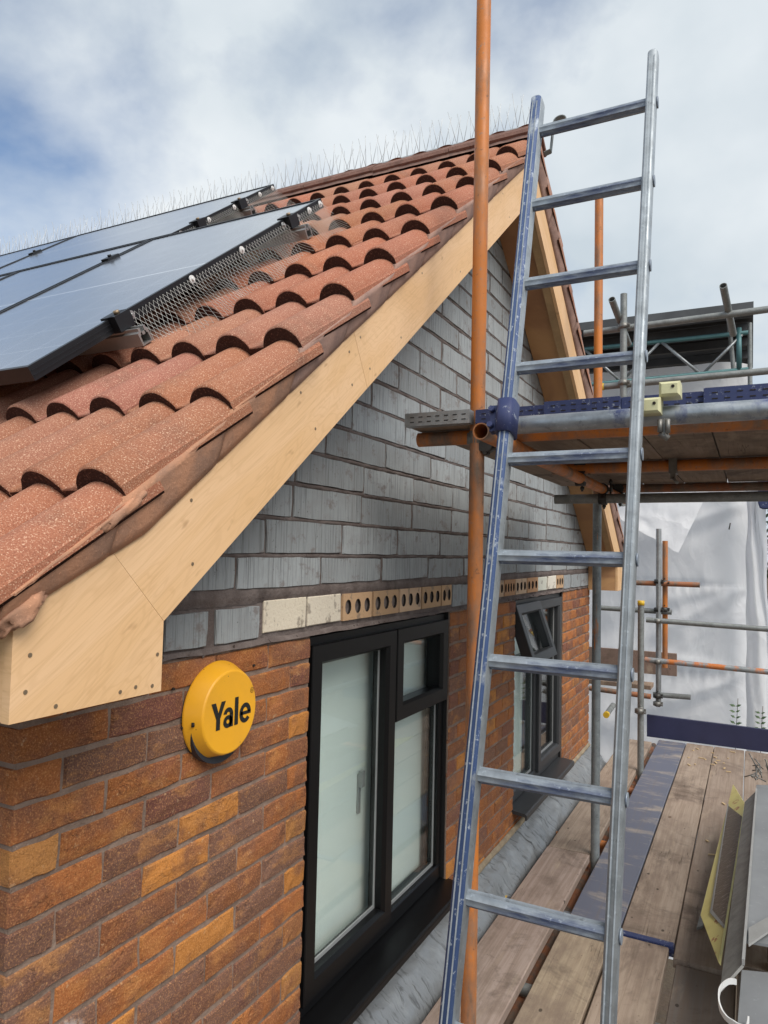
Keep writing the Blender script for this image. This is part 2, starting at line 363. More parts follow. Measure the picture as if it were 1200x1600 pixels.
def solar_mat():
    m = Mat('solar glass over cells', (.085, .095, .12), rough=.2, spec=1.0)
    tcn = m.n('ShaderNodeTexCoord'); sp = m.n('ShaderNodeSeparateXYZ'); m.l(tcn.outputs['Object'], sp.inputs[0])
    def lines(ax, pitch, wdt):
        f = m.n('ShaderNodeMath', operation='FRACT'); m.l(m.mul(sp.outputs[ax], 1 / pitch), f.inputs[0])
        return m.ramp(m.mul(m.mul(f.outputs[0], .5, 'SUBTRACT'), 0, 'ADD'), .5 - wdt / pitch, .5 - wdt / pitch + .001)
    m.mix(m.mul(lines(0, .1585, .0030), .8), (.46, .50, .56)); m.mix(m.mul(lines(1, .1585, .0030), .8), (.46, .50, .56)); m.mix(m.ramp(m.mul(sp.outputs[1], 0, 'ABSOLUTE'), .004, .0055, .9, 0), (.75, .78, .82))
    m.mix(m.mul(lines(1, .0317, .0009), .5), (.34, .37, .42))
    m.mix(m.ramp(m.noise(2.5, 4, .6), .4, .7, 0, .35), (.06, .07, .085))
    m.l(m.ramp(m.noise(5, 4, .6), .35, .7, .16, .27), m.b.inputs['Roughness'])
    m.b.inputs['IOR'].default_value = 2.4; m.b.inputs['Coat Weight'].default_value = 1.0; m.b.inputs['Coat Roughness'].default_value = .16; m.b.inputs['Coat IOR'].default_value = 2.1; return m.done()
MT['solar'] = solar_mat()
def lead_mat():
    m = Mat('lead flashing', (.27, .285, .295), rough=.5, metal=.35)
    s1 = m.noise(1, 5, .62, sc=(9, 22, 9), dist=1.2)
    m.mix(m.ramp(s1, .55, .64, 0, .65), (.07, .073, .075)); m.mix(m.ramp(m.noise(9, 5, .6), .52, .7, 0, .6), (.40, .42, .43))
    m.rough(s1, .3, .6); m.bump(s1, .5, .01); return m.done()
MT['lead'] = lead_mat()
def sheet_mat():
    m = Mat('white scaffold sheeting', (.90, .905, .92), rough=.5, spec=.4)
    m.mix(m.ramp(m.noise(1.3, 4, .6), .42, .66, 0, .25), (.82, .83, .86))
    rg = lambda sc_, st, d: m.mul(m.mul(m.noise(sc_, 3, .5, sc=st, dist=d), .5, 'SUBTRACT'), 0, 'ABSOLUTE')
    m.bump(m.ramp(rg(1.1, (1, 1, .8), .8), 0, .12, 1, 0), .22, .05); m.bump(m.ramp(rg(2.6, (1.3, 1, .6), .6), 0, .10, 1, 0), .14, .025); m.bump(m.noise(9, 4, .6), .10, .02); mm = m.done()
    tl = m.n('ShaderNodeBsdfTranslucent'); tl.inputs[0].default_value = (.90, .91, .94, 1); mx = m.n('ShaderNodeMixShader'); mx.inputs[0].default_value = .5; m.l(m.h, tl.inputs['Normal'])
    m.l(m.b.outputs[0], mx.inputs[1]); m.l(tl.outputs[0], mx.inputs[2]); m.l(mx.outputs[0], m.nt.nodes['Material Output'].inputs[0]); return mm
MT['sheet'] = sheet_mat()
def roofsheet_mat():
    m = Mat('grey roofing sheet', (.10, .105, .11), rough=.6, metal=.2)
    m.mix(m.ramp(m.noise(1, 4, .6, sc=(2, 14, 2)), .42, .64, 0, .7), (.05, .052, .055)); return m.done()
MT['roofsheet'] = roofsheet_mat()
def film_mat():
    m = Mat('yellow printed film', (.74, .65, .24), rough=.45)
    v = m.n('ShaderNodeTexVoronoi'); v.inputs['Scale'].default_value = 11; v.inputs['Randomness'].default_value = .25; m.l(m.coord((1, .6, 1)), v.inputs['Vector'])
    m.mix(m.mul(m.ramp(v.outputs['Distance'], .27, .31, .9, 0), m.ramp(m.noise(70, 2), .46, .52)), (.40, .11, .05))
    m.mix(m.ramp(m.noise(9, 4), .5, .7, 0, .3), (.50, .42, .14)); return m.done()
MT['film'] = film_mat()
def scuff_mat():
    m = Mat('scuffed brown film', (.15, .115, .085), rough=.5)
    m.mix(m.ramp(m.noise(1, 4, .6, sc=(40, 90, 20)), .55, .68, 0, .7), (.38, .33, .28)); m.bump(m.noise(60, 4), .6, .006); return m.done()
MT['scuff'] = scuff_mat()

# ================================================================== SETTING
GZ = -4.3
g = MB(); g.add([(-400, -400, GZ), (400, -400, GZ), (400, 400, GZ), (-400, 400, GZ)], [(0, 1, 2, 3)])
gm = Mat('ground of soil and grass', (.085, .06, .042), .95); gm.mix(gm.ramp(gm.noise(.6, 6, .65), .42, .6), (.075, .06, .04)); gm.bump(gm.noise(12, 5), .6, .05)
struct(g.build('ground', gm.done(), fix=False))

# ================================================================== HOUSE
W_ = 5.32                                       # gable width
S1, S2, YA = .787, .715, 2.585                  # slopes and apex position
BT, BB = .25, .037                              # bargeboard top / bottom at y = 0
OV = .24                                        # overhang
topN = lambda y, k: k + S1 * y                  # line on the near slope
def btop(y): return max(BT + S1 * y, .265 + .52 * y) if y < .3 else slope(y, BT)   # board top, flatter at the eaves
def slope(y, k): return k + S1 * y if y <= YA else k + S1 * YA - S2 * (y - YA)
house = thing('house', 'brick house with grey block gable, red tiled roof and plywood bargeboards', 'house', (0, 2.66, GZ))
W1 = (1.003, 2.165); W2 = (3.185, 4.365); WB = -1.185
# --- brick wall: mortar core and every brick
core = MB()
for a, b in ((0.008, W1[0] - .004), (W1[1] + .004, W2[0] - .004), (W2[1] + .004, W_ - .004)):
    core.box((-.29, a, WB - .2), (-.0062, b, 0))
core.box((-.288, .01, GZ), (-.0066, W_ - .006, WB - .01))
core.box((-5.4, .0085, GZ), (-.292, .25, 0))
core.box((-5.4, W_ - .25, GZ), (-.292, W_ - .0085, 0))
wall = core.build('brick_wall', MT['mortar'], house)
def brick_mesh(L, H, D, seed, corner=False):
    r = random.Random(seed); b = MB(); nu, nv = 4, 2; ch = .004
    P = [[None] * (nv + 1) for _ in range(nu + 1)]
    for i in range(nu + 1):
        for j in range(nv + 1):
            e = i in (0, nu) or j in (0, nv)
            y = -L / 2 + ch + (L - 2 * ch) * i / nu; z = -H / 2 + ch + (H - 2 * ch) * j / nv
            P[i][j] = Vector(((-.001 if e else .0015) + r.uniform(-.0015, .0015), y + (r.uniform(-.0026, .0026) if e else 0), z + (r.uniform(-.0026, .0026) if e else 0)))
    b.add([P[i][j] for i in range(nu + 1) for j in range(nv + 1)], [(i * (nv + 1) + j, (i + 1) * (nv + 1) + j, (i + 1) * (nv + 1) + j + 1, i * (nv + 1) + j + 1) for i in range(nu) for j in range(nv)])
    rim = [P[i][0] for i in range(nu + 1)] + [P[nu][1]] + [P[i][nv] for i in range(nu, -1, -1)] + [P[0][1]]
    o1 = []; n = len(rim)
    for p in rim:
        sy = 1 if p.y > L / 2 - 2.5 * ch else (-1 if p.y < -L / 2 + 2.5 * ch else 0); sz = 1 if p.z > H / 2 - 2.5 * ch else (-1 if p.z < -H / 2 + 2.5 * ch else 0)
        o1.append(Vector((-.0065 + r.uniform(-.001, .001), p.y + sy * ch, p.z + sz * ch)))
    o2 = [Vector((-D, q.y, q.z)) for q in o1]
    b.add(rim + o1, [(i, (i + 1) % n, n + (i + 1) % n, n + i) for i in range(n)]); b.add(o1 + o2, [(i, (i + 1) % n, n + (i + 1) % n, n + i) for i in range(n)])
    b.add(o2, [tuple(range(n))])
    me = b.mesh('brick', MT['brick'], Vector())
    import bmesh
    bm = bmesh.new(); bm.from_mesh(me); bmesh.ops.remove_doubles(bm, verts=bm.verts, dist=1e-6); bmesh.ops.recalc_face_normals(bm, faces=bm.faces); bm.to_mesh(me); bm.free()
    return me
BM = {}
def brick(y0, y1, k, code, D=.05, dx=0.):
    L = round(y1 - y0 - .010, 3); key = (L, D, rnd.randrange(5) if D < .09 else rnd.randrange(3))
    if key not in BM: BM[key] = brick_mesh(L, .0645, D, hash(key) & 0xffff)
    base = {'O': (.375, .130, .042), 'B': (.52, .21, .050), 'D': (.185, .095, .068), 'R': (.185, .072, .055), 'M': (.285, .105, .044), 'T': (.42, .19, .06), 'W': (.23, .14, .11)}[code]
    v = rnd.uniform(.86, 1.14)
    if code == 'W': key = key + ('w',); BM[key] = brick_mesh(L, .0645, D, 77); BM[key].materials[0] = MT['bloom']
    return place('brick', BM[key], (dx + rnd.uniform(-.0012, .0012), (y0 + y1) / 2, -.075 * k - .0375 + .0005), wall, tuple(min(1, q * v) for q in base))
left = ['OOOOO', 'ORMOR', 'ODDOO', 'OOOOB', 'TORMO', 'ODBDO', 'DDBDO', 'DMDMT', 'DOOMD', 'WOBDB', 'DBDMO', 'MODDB', 'DDMDD', 'OMDOT', 'DOMDO', 'MDBOD', 'OMDOO', 'DOMOM']
def code(): return rnd.choice('OOOOOMMMRRDB')
for k in range(18):
    if k % 2: js = [0, .22, .445, .67, .895]
    else: js = [0, .1075, .3325, .5575, .7825]
    ends = js[1:] + [W1[0] + (.0 if k < 16 else .12)]
    if k >= 16: ends[-1] = js[-1] + .225
    for i, (a, b) in enumerate(zip(js, ends)):
        brick(a - (.002 if i == 0 else 0), b + (.003 if i < 4 or k >= 16 else .003), k, left[k][i], .10 if i == 0 else .05)
    # right part of the wall, half bond
    for (a0, a1) in ((W1[1], W2[0]), (W2[1], W_ + .004)) if k < 16 else ((ends[-1], W_ + .004),):
        y = a0 + (0 if k % 2 == 0 or k >= 16 else -.1125)
        while y < a1 - .02:
            ya, yb = max(y, a0), min(y + .225, a1); y += .225
            if yb - ya < .03: continue
            brick(ya + .001, yb + .002, k, code())
    for i in range(1 if k % 2 else 2):           # the return round the corner
        pass
# return face bricks on the side wall (y = 0 plane), turned round the corner
for k in range(18):
    x = -.225 if k % 2 == 0 else -.1125
    for q in range(2):
        L = .215; key = ('r', q % 3)
        if key not in BM: BM[key] = brick_mesh(L, .0645, .05, 900 + q)
        o = place('brick', BM[key], (x - .1075 - q * .225 - .002, -.0005, -.075 * k - .037), wall, rnd.choice([(.40, .17, .055), (.20, .11, .08), (.45, .22, .09)]), (0, 0, -PI / 2))
# small old screw holes in the brickwork
h = MB()
for y, z in ((.405, -.067), (.712, -.052), (.44, -.165)): h.tube((-.003, y, z), (.0042, y, z), .0035, 10)
h.build('screw_hole', MT['hole'], wall)

# --- block gable
def clip(poly, a, b, c):                        # keep a*y + b*z <= c
    out = []
    for i, p in enumerate(poly):
        q = poly[(i + 1) % len(poly)]; fp = a * p[0] + b * p[1] - c; fq = a * q[0] + b * q[1] - c
        if fp <= 0: out.append(p)
        if fp * fq < 0: t = fp / (fp - fq); out.append((p[0] + (q[0] - p[0]) * t, p[1] + (q[1] - p[1]) * t))
    return out
KB = .20
cor = MB(); cor.prism([(-.0095, .01, .0005), (-.0095, W_ - .006, .0005), (-.0095, W_ - .006, slope(W_, KB + .04)), (-.0095, YA, slope(YA, KB + .04)), (-.0095, .01, slope(0, KB + .04))][::-1], (-.28, 0, 0))
gable = cor.build('block_gable', MT['bmortar'], house)
rows = [.015, .140, .249, .358] + [.4655 + .1065 * i for i in range(18)]
offs = [0, .204, .328, .036, .045, .208, .371, .086, .303, .073, .311, .093, .30, .08, .31, .10, .29, .07, .30, .09, .3, .1]
def slab(poly, name, mat, col, parent, x0=-.04, x1=0., b=.004):
    m = MB(); m.bevprism([(x0, p[0], p[1]) for p in poly], (x1 - x0, 0, 0), b); return m.build(name, mat, parent, color=col)
def wob(p, a=.003): return [(y + rnd.uniform(-a, a), z + rnd.uniform(-a, a)) for y, z in p]
def jag(p, st=.035, a=.0022):
    out = []
    for i, q in enumerate(p):
        r = p[(i + 1) % len(p)]; L = math.hypot(r[0] - q[0], r[1] - q[1]); n = max(1, int(L / st))
        for k in range(n):
            t = k / n; e = a if 0 < k else a * .6
            out.append((q[0] + (r[0] - q[0]) * t + rnd.uniform(-e, e) * .6, q[1] + (r[1] - q[1]) * t + rnd.uniform(-e, e)))
    return out
def block(y0, y1, z0, z1, name='block', mat='block', col=None, b=.0028):
    p = wob([(y0, z0), (y1, z0), (y1, z1), (y0, z1)], .0025)
    p = clip(p, -S1, 1, KB); p = clip(p, S2, 1, KB + (S1 + S2) * YA); p = clip(p, 1, 0, W_ - .008)
    if len(p) < 3 or max(q[0] for q in p) - min(q[0] for q in p) < .035 or max(q[1] for q in p) - min(q[1] for q in p) < .03: return
    if mat == 'block': p = jag(p)
    v = rnd.uniform(.82, 1.1); c = col or (.36 * v, .385 * v, .395 * v)
    return slab(p, name, MT[mat], c, gable, x1=rnd.uniform(-.003, .001), b=b)
# first course: blocks, pale closer bricks, perforated brick ends
def perf(y0, y1, holes, col, z0=.032, z1=.122):
    m = MB(); n = 10; yc = (y0 + y1) / 2; zc = (z0 + z1) / 2; m.m = 0
    # front face as strips between hole columns: each cell is a ring of quads round its hole
    cw = (y1 - y0) / holes
    for i in range(holes):
        ca, cb = y0 + i * cw, y0 + (i + 1) * cw; cc = (ca + cb) / 2; ry, rz = cw * .31, (z1 - z0) * .28
        hole = [(cc + ry * math.cos(2 * PI * q / 12), zc + rz * math.sin(2 * PI * q / 12)) for q in range(12)]
        outer = []
        for q in range(12):
            c_, s_ = math.cos(2 * PI * q / 12), math.sin(2 * PI * q / 12); t = 1 / max(abs(c_), abs(s_)); outer.append((cc + (cw / 2) * c_ * t, zc + (z1 - z0) / 2 * s_ * t))
        # add the cell's true corners
        o3 = [(.0, *p) for p in outer]; h3 = [(.0, *p) for p in hole]; d3 = [(-.06, *p) for p in hole]
        m.m = 0; m.add(o3 + h3, [(q, (q + 1) % 12, 12 + (q + 1) % 12, 12 + q) for q in range(12)])
        for q, (sy, sz) in ((1, (cb, z1)), (4, (ca, z1)), (7, (ca, z0)), (10, (cb, z0))):
            m.add([(.0, *outer[q]), (.0, sy, sz), (.0, *outer[(q + 1) % 12])], [(0, 1, 2)])
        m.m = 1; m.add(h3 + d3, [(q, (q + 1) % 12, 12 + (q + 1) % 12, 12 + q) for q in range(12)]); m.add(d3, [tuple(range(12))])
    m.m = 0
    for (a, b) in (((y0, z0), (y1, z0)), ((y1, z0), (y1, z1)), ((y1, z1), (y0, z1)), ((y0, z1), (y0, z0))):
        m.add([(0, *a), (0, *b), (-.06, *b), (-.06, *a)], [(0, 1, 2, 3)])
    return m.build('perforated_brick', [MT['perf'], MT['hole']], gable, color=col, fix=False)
for y0, y1 in ((.06, .20), (.215, .355), (.372, .520), (.556, .735)): block(y0, y1, .022, .108)
cream = lambda: tuple(q * rnd.uniform(.92, 1.08) for q in (.70, .64, .54)); buff = lambda: (lambda c_, f_: tuple(q * f_ for q in c_))(rnd.choice(((.52, .34, .20), (.50, .28, .15), (.56, .39, .26))), rnd.uniform(.85, 1.1))
block(.757, .974, .032, .122, 'closer_brick', 'perf', cream()); block(.984, 1.182, .032, .122, 'closer_brick', 'perf', cream())
for y0, y1, n in ((1.194, 1.396, 3), (1.412, 1.616, 3), (1.632, 1.828, 3), (1.844, 2.041, 3), (2.057, 2.17, 2)): perf(y0, y1, n, buff())
for y0, y1 in ((2.19, 2.40), (2.415, 2.62), (2.635, 2.80)): block(y0, y1, .02, .118)
for y0, y1, n in ((2.82, 2.945, 2), (2.96, 3.16, 4), (3.175, 3.40, 3), (3.415, 3.66, 3)): perf(y0, y1, n, buff())
block(3.675, 3.90, .032, .122, 'closer_brick', 'perf', cream()); block(3.915, 4.14, .032, .122, 'closer_brick', 'perf', cream()); perf(4.155, 4.36, 3, buff())
for y0, y1 in ((4.39, 4.60), (4.63, 4.95), (4.97, 5.30)): block(y0, y1, .02, .118)
for r in range(1, len(rows) - 1):
    y = offs[r] - .85; PJ = globals().setdefault('perp', [])
    while y < W_:
        g_ = rnd.choice((.005, .006, .007, .009)); block(y + g_, y + .425 - g_, rows[r] + (.020 if r == 1 else .008) + rnd.uniform(-.0015, .002), rows[r + 1] - .007); y += .425 + rnd.uniform(-.003, .003); PJ.append((y, rows[r], rows[r + 1]))
pm_ = MB()
for y0_, za_, zb_ in perp:
    if not (.02 < y0_ < W_ - .02) or zb_ > slope(y0_, KB) - .02: continue
    def pf(u, v, y0_=y0_, za_=za_, zb_=zb_):
        z = za_ + (zb_ - za_) * v; e = 1 - abs(2 * u - 1); wd = .0075 + .0045 * fbm((z * 22, y0_ * 9, u > .5)) + .003 * fbm((z * 60, y0_ * 5, 3 + (u > .5)))
        return (-.0078 + e * (.0068 + .004 * fbm((z * 30, y0_ * 7, 1))), y0_ + (u - .5) * 2 * wd, z)
    pm_.grid(pf, 4, 9)
stuff(pm_.build('perpend_joints', MT['bmortar'], gable, fix=False))
jm = MB()
for r in range(1, len(rows) - 1):
    ya = max(.012, (rows[r] - KB) / S1 + .012); yb = min(W_ - .01, YA + (KB + S1 * YA - rows[r]) / S2 - .012)
    if yb - ya < .1: continue
    N = int((yb - ya) * 75)
    def jf(u, v, r=r, ya=ya, yb=yb):
        y = ya + (yb - ya) * u; e = 1 - abs(2 * v - 1); wd = (.011 if r > 1 else .024) + .006 * fbm((y * 14, r * 3, v > .5)) + .003 * fbm((y * 45, r, 2 + (v > .5)))
        return (-.0075 + e * (.0075 + .004 * fbm((y * 22, r * 7, 1)) + .003 * fbm((y * 70, r, v * 4))), y, rows[r] + (v - .5) * 2 * wd)
    jm.grid(jf, N, 4)
stuff(jm.build('bed_joints', MT['bmortar'], gable, fix=False))
# mortar crumbs on the ledge between brick and block
cr = MB()
for i in range(150):
    y = rnd.uniform(.36, 5.2); s = rnd.uniform(.003, .010); p = Vector((rnd.uniform(-.006, .004), y, rnd.uniform(0, .012)))
    d = [Vector((rnd.uniform(-1, 1), rnd.uniform(-1, 1), rnd.uniform(-1, 1))).normalized() * s for _ in range(4)]
    cr.add([p + q for q in d], [(0, 1, 2), (0, 2, 3), (0, 3, 1), (1, 3, 2)])
stuff(cr.build('mortar_crumbs', MT['bmortar'], gable))
led = MB(); led.grid(lambda u, v: (-.008 + .013 * v + .004 * fbm((u * 60, v * 3, 1)), .01 + u * (W_ - .02), .016 - .014 * v + .005 * fbm((u * 45, v * 4, 7))), 220, 3)
led.build('mortar_ledge', MT['bmortar'], gable)

# --- bargeboards, box ends, soffits
FT = .222                                       # back of the boards
bb = part('bargeboard', house, (OV, 1.2, 1.0))
fy0, fy1 = -.19, .118
zk = topN(fy1, BB)
ju = .30; jn = Vector((0, -S1, 1)).normalized()
def cutline(y, k): return (y, topN(y, k))
A = MB(); A.prism([(FT, fy0, .001), (FT, fy1, .001), (FT, fy1, zk), (FT, -.011, btop(-.011)), (FT, fy0, btop(fy0))], (OV - FT, 0, 0))
A.build('foot_panel', MT['ply'], bb)
A = MB(); A.prism([(FT, fy1 + .0006, zk + .0004), (FT, .888, topN(.888, BB)), (FT, .80, topN(.80, BT)), (FT, .056, btop(.056)), (FT, -.0105, btop(-.0105))], (OV - FT, 0, 0)); A.build('board', MT['ply'], bb)
A = MB(); A.prism([(FT, .8884, topN(.8884, BB)), (FT, YA, topN(YA, BB)), (FT, YA, topN(YA, BT)), (FT, .8004, topN(.8004, BT))], (OV - FT + .0004, 0, 0)); A.build('board', MT['ply'], bb)
fy2, fy3 = 5.235, 5.55
A = MB(); A.prism([(FT, YA + .002, slope(YA + .002, BB)), (FT, fy2, slope(fy2, BB)), (FT, fy2, -.018), (FT, fy3, -.018), (FT, fy3, slope(fy3, BT)), (FT, YA + .002, slope(YA + .002, BT))], (OV - FT, 0, 0)); A.build('board', MT['ply2'], bb)
sc = MB()
def screwhead(y, z):
    m = MB(); m.tube((OV - .001, y, z), (OV + .0010, y, z), .0036, 10); m.build('screw', MT['screw'], bb)
for y, z in ((-.16, .10), (-.165, .045), (-.11, .014), (.02, .015), (.055, .018), (.105, .070), (.095, .014)): screwhead(y, z)
for y, k in ((.18, BT - .03), (.19, BB + .05), (.55, BT - .03), (.62, BB + .05), (.80, BB + .06), (.78, BT - .05), (.84, BT - .04), (.90, BB + .05), (1.1, BB + .04), (1.25, BT - .03), (1.6, BB + .04), (1.75, BT - .03), (2.1, BT - .03), (2.2, BB + .04), (2.45, BT - .04)): screwhead(y, topN(y, k))
sf = part('soffit', house, (.11, 2.6, 1.5))
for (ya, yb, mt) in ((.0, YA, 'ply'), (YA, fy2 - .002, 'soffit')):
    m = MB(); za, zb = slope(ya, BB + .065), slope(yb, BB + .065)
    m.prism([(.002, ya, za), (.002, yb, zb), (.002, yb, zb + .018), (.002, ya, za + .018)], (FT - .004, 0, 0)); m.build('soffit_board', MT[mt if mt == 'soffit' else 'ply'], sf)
m = MB(); za, zb = slope(YA + .03, BB + .004), slope(fy2 - .02, BB + .004)
m.prism([(FT - .045, YA + .03, za), (FT - .045, fy2 - .02, zb), (FT - .045, fy2 - .02, zb + .058), (FT - .045, YA + .03, za + .058)], (.0435, 0, 0)); m.build('batten', MT['pine'], sf)
# box ends: returns, undersides, eaves fascia
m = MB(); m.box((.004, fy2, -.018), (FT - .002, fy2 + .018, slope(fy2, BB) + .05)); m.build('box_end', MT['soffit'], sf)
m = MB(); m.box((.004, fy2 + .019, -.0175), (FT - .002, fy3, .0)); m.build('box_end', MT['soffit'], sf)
m = MB(); m.box((-5.3, fy0 + .0005, .002), (FT - .0005, fy0 + .018, .148)); m.build('fascia_board', MT['ply'], sf)
m = MB(); m.box((-5.3, fy0 + .0185, .006), (FT - .003, -.003, .020)); m.build('soffit_board', MT['ply'], sf)
m = MB(); m.box((-5.3, fy3 - .018, .0), (FT - .0005, fy3, .34)); m.build('fascia_board', MT['ply'], sf)

# --- roof
TK, GA = .375, .313                             # tile flat plane, gauge along the slope
XV = .272; TW = .295; TT = .036
cs = 1 / math.hypot(1, S1); A1 = math.atan(S1); A2 = math.atan(S2)
roof = part('roof', house, (-2.4, YA, 1.4))
m = MB(); kk = TK - .055
m.add([(.20, -.30, topN(-.30, kk)), (.20, YA, topN(YA, kk)), (-5.3, YA, topN(YA, kk)), (-5.3, -.30, topN(-.30, kk)), (.20, 5.62, slope(5.62, kk)), (-5.3, 5.62, slope(5.62, kk))], [(0, 1, 2, 3), (1, 4, 5, 2)])
m.build('underlay', MT['under'], roof, fix=False)
def roll(d):                                    # height of a roll at distance d from its centre
    q = abs(d) / .053
    return 0 if q >= 1 else .043 * (1 - q ** 2.2) ** .72
def tile_mesh(name, lip, seed):
    r = random.Random(seed); xs = []
    c1, c2 = -.0545, -.202
    for c in (c2, c1):
        xs += [c + q * .053 for q in (-1, -.97, -.88, -.72, -.5, -.25, 0, .25, .5, .72, .88, .97, 1)]
    xs = [-TW + .001] + xs + [-.0005]; L = .395
    hgt = lambda x: max(roll(x - c1), roll(x - c2))
    nn = lambda u: -TT / GA * u
    T = [[Vector((x, u, nn(u) + hgt(x) + r.uniform(-.0006, .0006))) for x in xs] for u in (.0045, .16, L)]
    lipv = [Vector((x, -.001 + r.uniform(-.0012, .0012), hgt(x) - .005)) for x in xs]
    # underside follows the profile with a smaller arch so the front reads as a thick rim
    def und(x):
        q = min(1, hgt(x) / .012); return -.019 + q * (hgt(x) - .0365 + .019)
    B0 = [Vector((x, .001, und(x))) for x in xs]; B1 = [Vector((x, L, nn(L) + und(x))) for x in xs]
    n = len(xs); m = MB(); m.m = 0
    def strip(a, b, sm=True): m.add(a + b, [(i, i + 1, n + i + 1, n + i) for i in range(n - 1)], sm)
    strip(lipv, T[0]); strip(T[0], T[1]); strip(T[1], T[2])
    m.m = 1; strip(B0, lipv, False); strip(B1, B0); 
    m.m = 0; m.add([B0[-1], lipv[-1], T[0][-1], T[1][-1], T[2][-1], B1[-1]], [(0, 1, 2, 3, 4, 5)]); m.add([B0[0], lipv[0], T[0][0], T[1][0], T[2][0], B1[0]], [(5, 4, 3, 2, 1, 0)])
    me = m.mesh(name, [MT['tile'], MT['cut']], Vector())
    import bmesh
    bm = bmesh.new(); bm.from_mesh(me); bmesh.ops.remove_doubles(bm, verts=bm.verts, dist=1e-6); bm.normal_update(); bm.to_mesh(me); bm.free()
    return me
TM = [tile_mesh('roof_tile', 0, 40 + i) for i in range(4)]
tcols = [(.345, .135, .072), (.33, .130, .072), (.36, .142, .076), (.32, .134, .084), (.345, .150, .095)]
ncol = 15; ncourse = 11
for c in range(ncourse):
    t0 = (c - 1) * GA - ((.036, .030)[c] if c < 2 else 0)
    if t0 * cs > YA - .06: continue
    for j in range(ncol):
        x = XV - j * TW; y = t0 * cs; z = topN(y, TK + (.020, .012)[c] if c < 2 else TK)
        if c == 10: z -= .004
        place('roof_tile', rnd.choice(TM), (x + rnd.uniform(-.0015, .0015), y + rnd.uniform(-.002, .002), z + rnd.uniform(-.0012, .0012)), roof, tuple(q * rnd.uniform(.92, 1.06) for q in rnd.choice(tcols)), (A1 + rnd.uniform(-.003, .003), 0, rnd.uniform(-.004, .004)))
# far slope: the verge column and the next one (the rest of that slope is turned away)
cs2 = math.cos(A2); TMf = []
for i in range(2):
    src = TM[i]; me = src.copy(); me.name = 'roof_tile'; TMf.append(me)
    for v in me.vertices: v.co.x = -v.co.x
    me.flip_normals()
for c in range(13):
    t0 = (12 - 1) * GA - c * GA - .18
    y = 5.66 - c * GA * cs2; 
    if y < YA + .12: break
    for j in range(4):
        z = slope(y, TK)
        o = place('roof_tile', TMf[(c + j) % 2], (XV + .0 - j * TW, y, z), roof, tuple(q * rnd.uniform(.9, 1.05) for q in rnd.choice(tcols)))
        o.rotation_euler = (A2, 0, PI)
# verge mortar pieces, course by course, and the bead along the board
def verge_piece(ya, yb, mat, x=.250, t0=None, kt=0):
    m = MB(); sgn = 1
    def f(u, v):
        y = ya + (yb - ya) * u; zl = btop(y) - .004; zh = slope(y, TK - .030) if t0 is None else slope(y, TK + kt) - (.0165 + .0185 * (y / cs - t0) / GA) / cs
        return (x + .0290 * v ** .8 + .0014 * fbm((y * 7, v * 2, 3 + ya)) + .0008 * fbm((y * 60, v * 9, 5)) - (.0025 if u in (0, 1) else 0), y, zl + (zh - zl) * v + (.0012 * fbm((y * 30, v, 2)) if v > .5 else 0))
    m.grid(f, 14, 5)
    e = m.v[:]; nu = 15
    back = [Vector((.17, p.y, p.z)) for p in e]
    for idx in ([i for i in range(nu)], [5 * nu + i for i in range(nu)], [j * nu for j in range(6)], [j * nu + nu - 1 for j in range(6)]):
        n = len(idx); m.add([e[i] for i in idx] + [back[i] for i in idx], [(i, i + 1, n + i + 1, n + i) for i in range(n - 1)])
    return m.build('verge_mortar', MT[mat], roof)
for c in range(-1, 9):
    t0 = c * GA - (.036 if c < 0 else .030 if c < 1 else 0); t1 = (c + 1) * GA - (.030 if c < 0 else 0)
    ya = t0 * cs + .004; yb = t1 * cs + .003
    verge_piece(max(ya, -.225), yb if c < 8 else YA, 'verge' if c < 2 else 'verge2', .2445, t0, .020 if c < 0 else .012 if c < 1 else 0)
for c in range(10):
    ya = YA + .01 + c * .3; verge_piece(ya, min(ya + .299, 5.6), 'verge2', .2445)
    if ya > 5.2: break
# broken lump of old mortar at the eaves corner and the loose fillet by the second tile
def lump(name, c, ax, ay, az, mat, seed, parent=roof):
    m = MB(); c = Vector(c)
    def f(u, v):
        a = 2 * PI * u; b = PI * (v - .5); d = Vector((math.cos(a) * math.cos(b), math.sin(a) * math.cos(b), math.sin(b)))
        s = [abs(q) ** .6 * (1 if q >= 0 else -1) for q in d]; k = 1 + .38 * fbm((d.x * 2 + seed, d.y * 2, d.z * 2)) + .20 * fbm((d.x * 6, d.y * 6 + seed, d.z * 6))
        return c + (Vector(ax) * s[0] + Vector(ay) * s[1] + Vector(az) * s[2]) * k
    m.grid(f, 28, 16); return m.build(name, MT[mat], parent)
sv = Vector((0, cs, S1 * cs)); nv_ = Vector((0, -S1 * cs, cs))
lump('mortar_lump', Vector((.238, -.185, topN(-.185, TK - .060))), (.022, 0, 0), sv * .045, nv_ * .018, 'verge', 3)
lump('mortar_lump', Vector((.262, -.015, topN(-.015, TK - .034))), (.013, 0, 0), sv * .062, nv_ * .013, 'verge', 8)
m = MB()
def beadf(u, v):
    y = -.19 + (YA + .18) * u; wd = .0022 + .0042 * max(0, .25 + fbm((y * 9, 2, 9))) + .0018 * fbm((y * 40, 3, 1))
    return (OV - .002 + .006 * math.sin(v * PI), y, btop(y) - .001 + .002 * fbm((y * 11, 5, 5)) + v * max(.0006, wd))
m.grid(beadf, 420, 3)
m.build('white_bead', MT['caulk'], roof, fix=False)
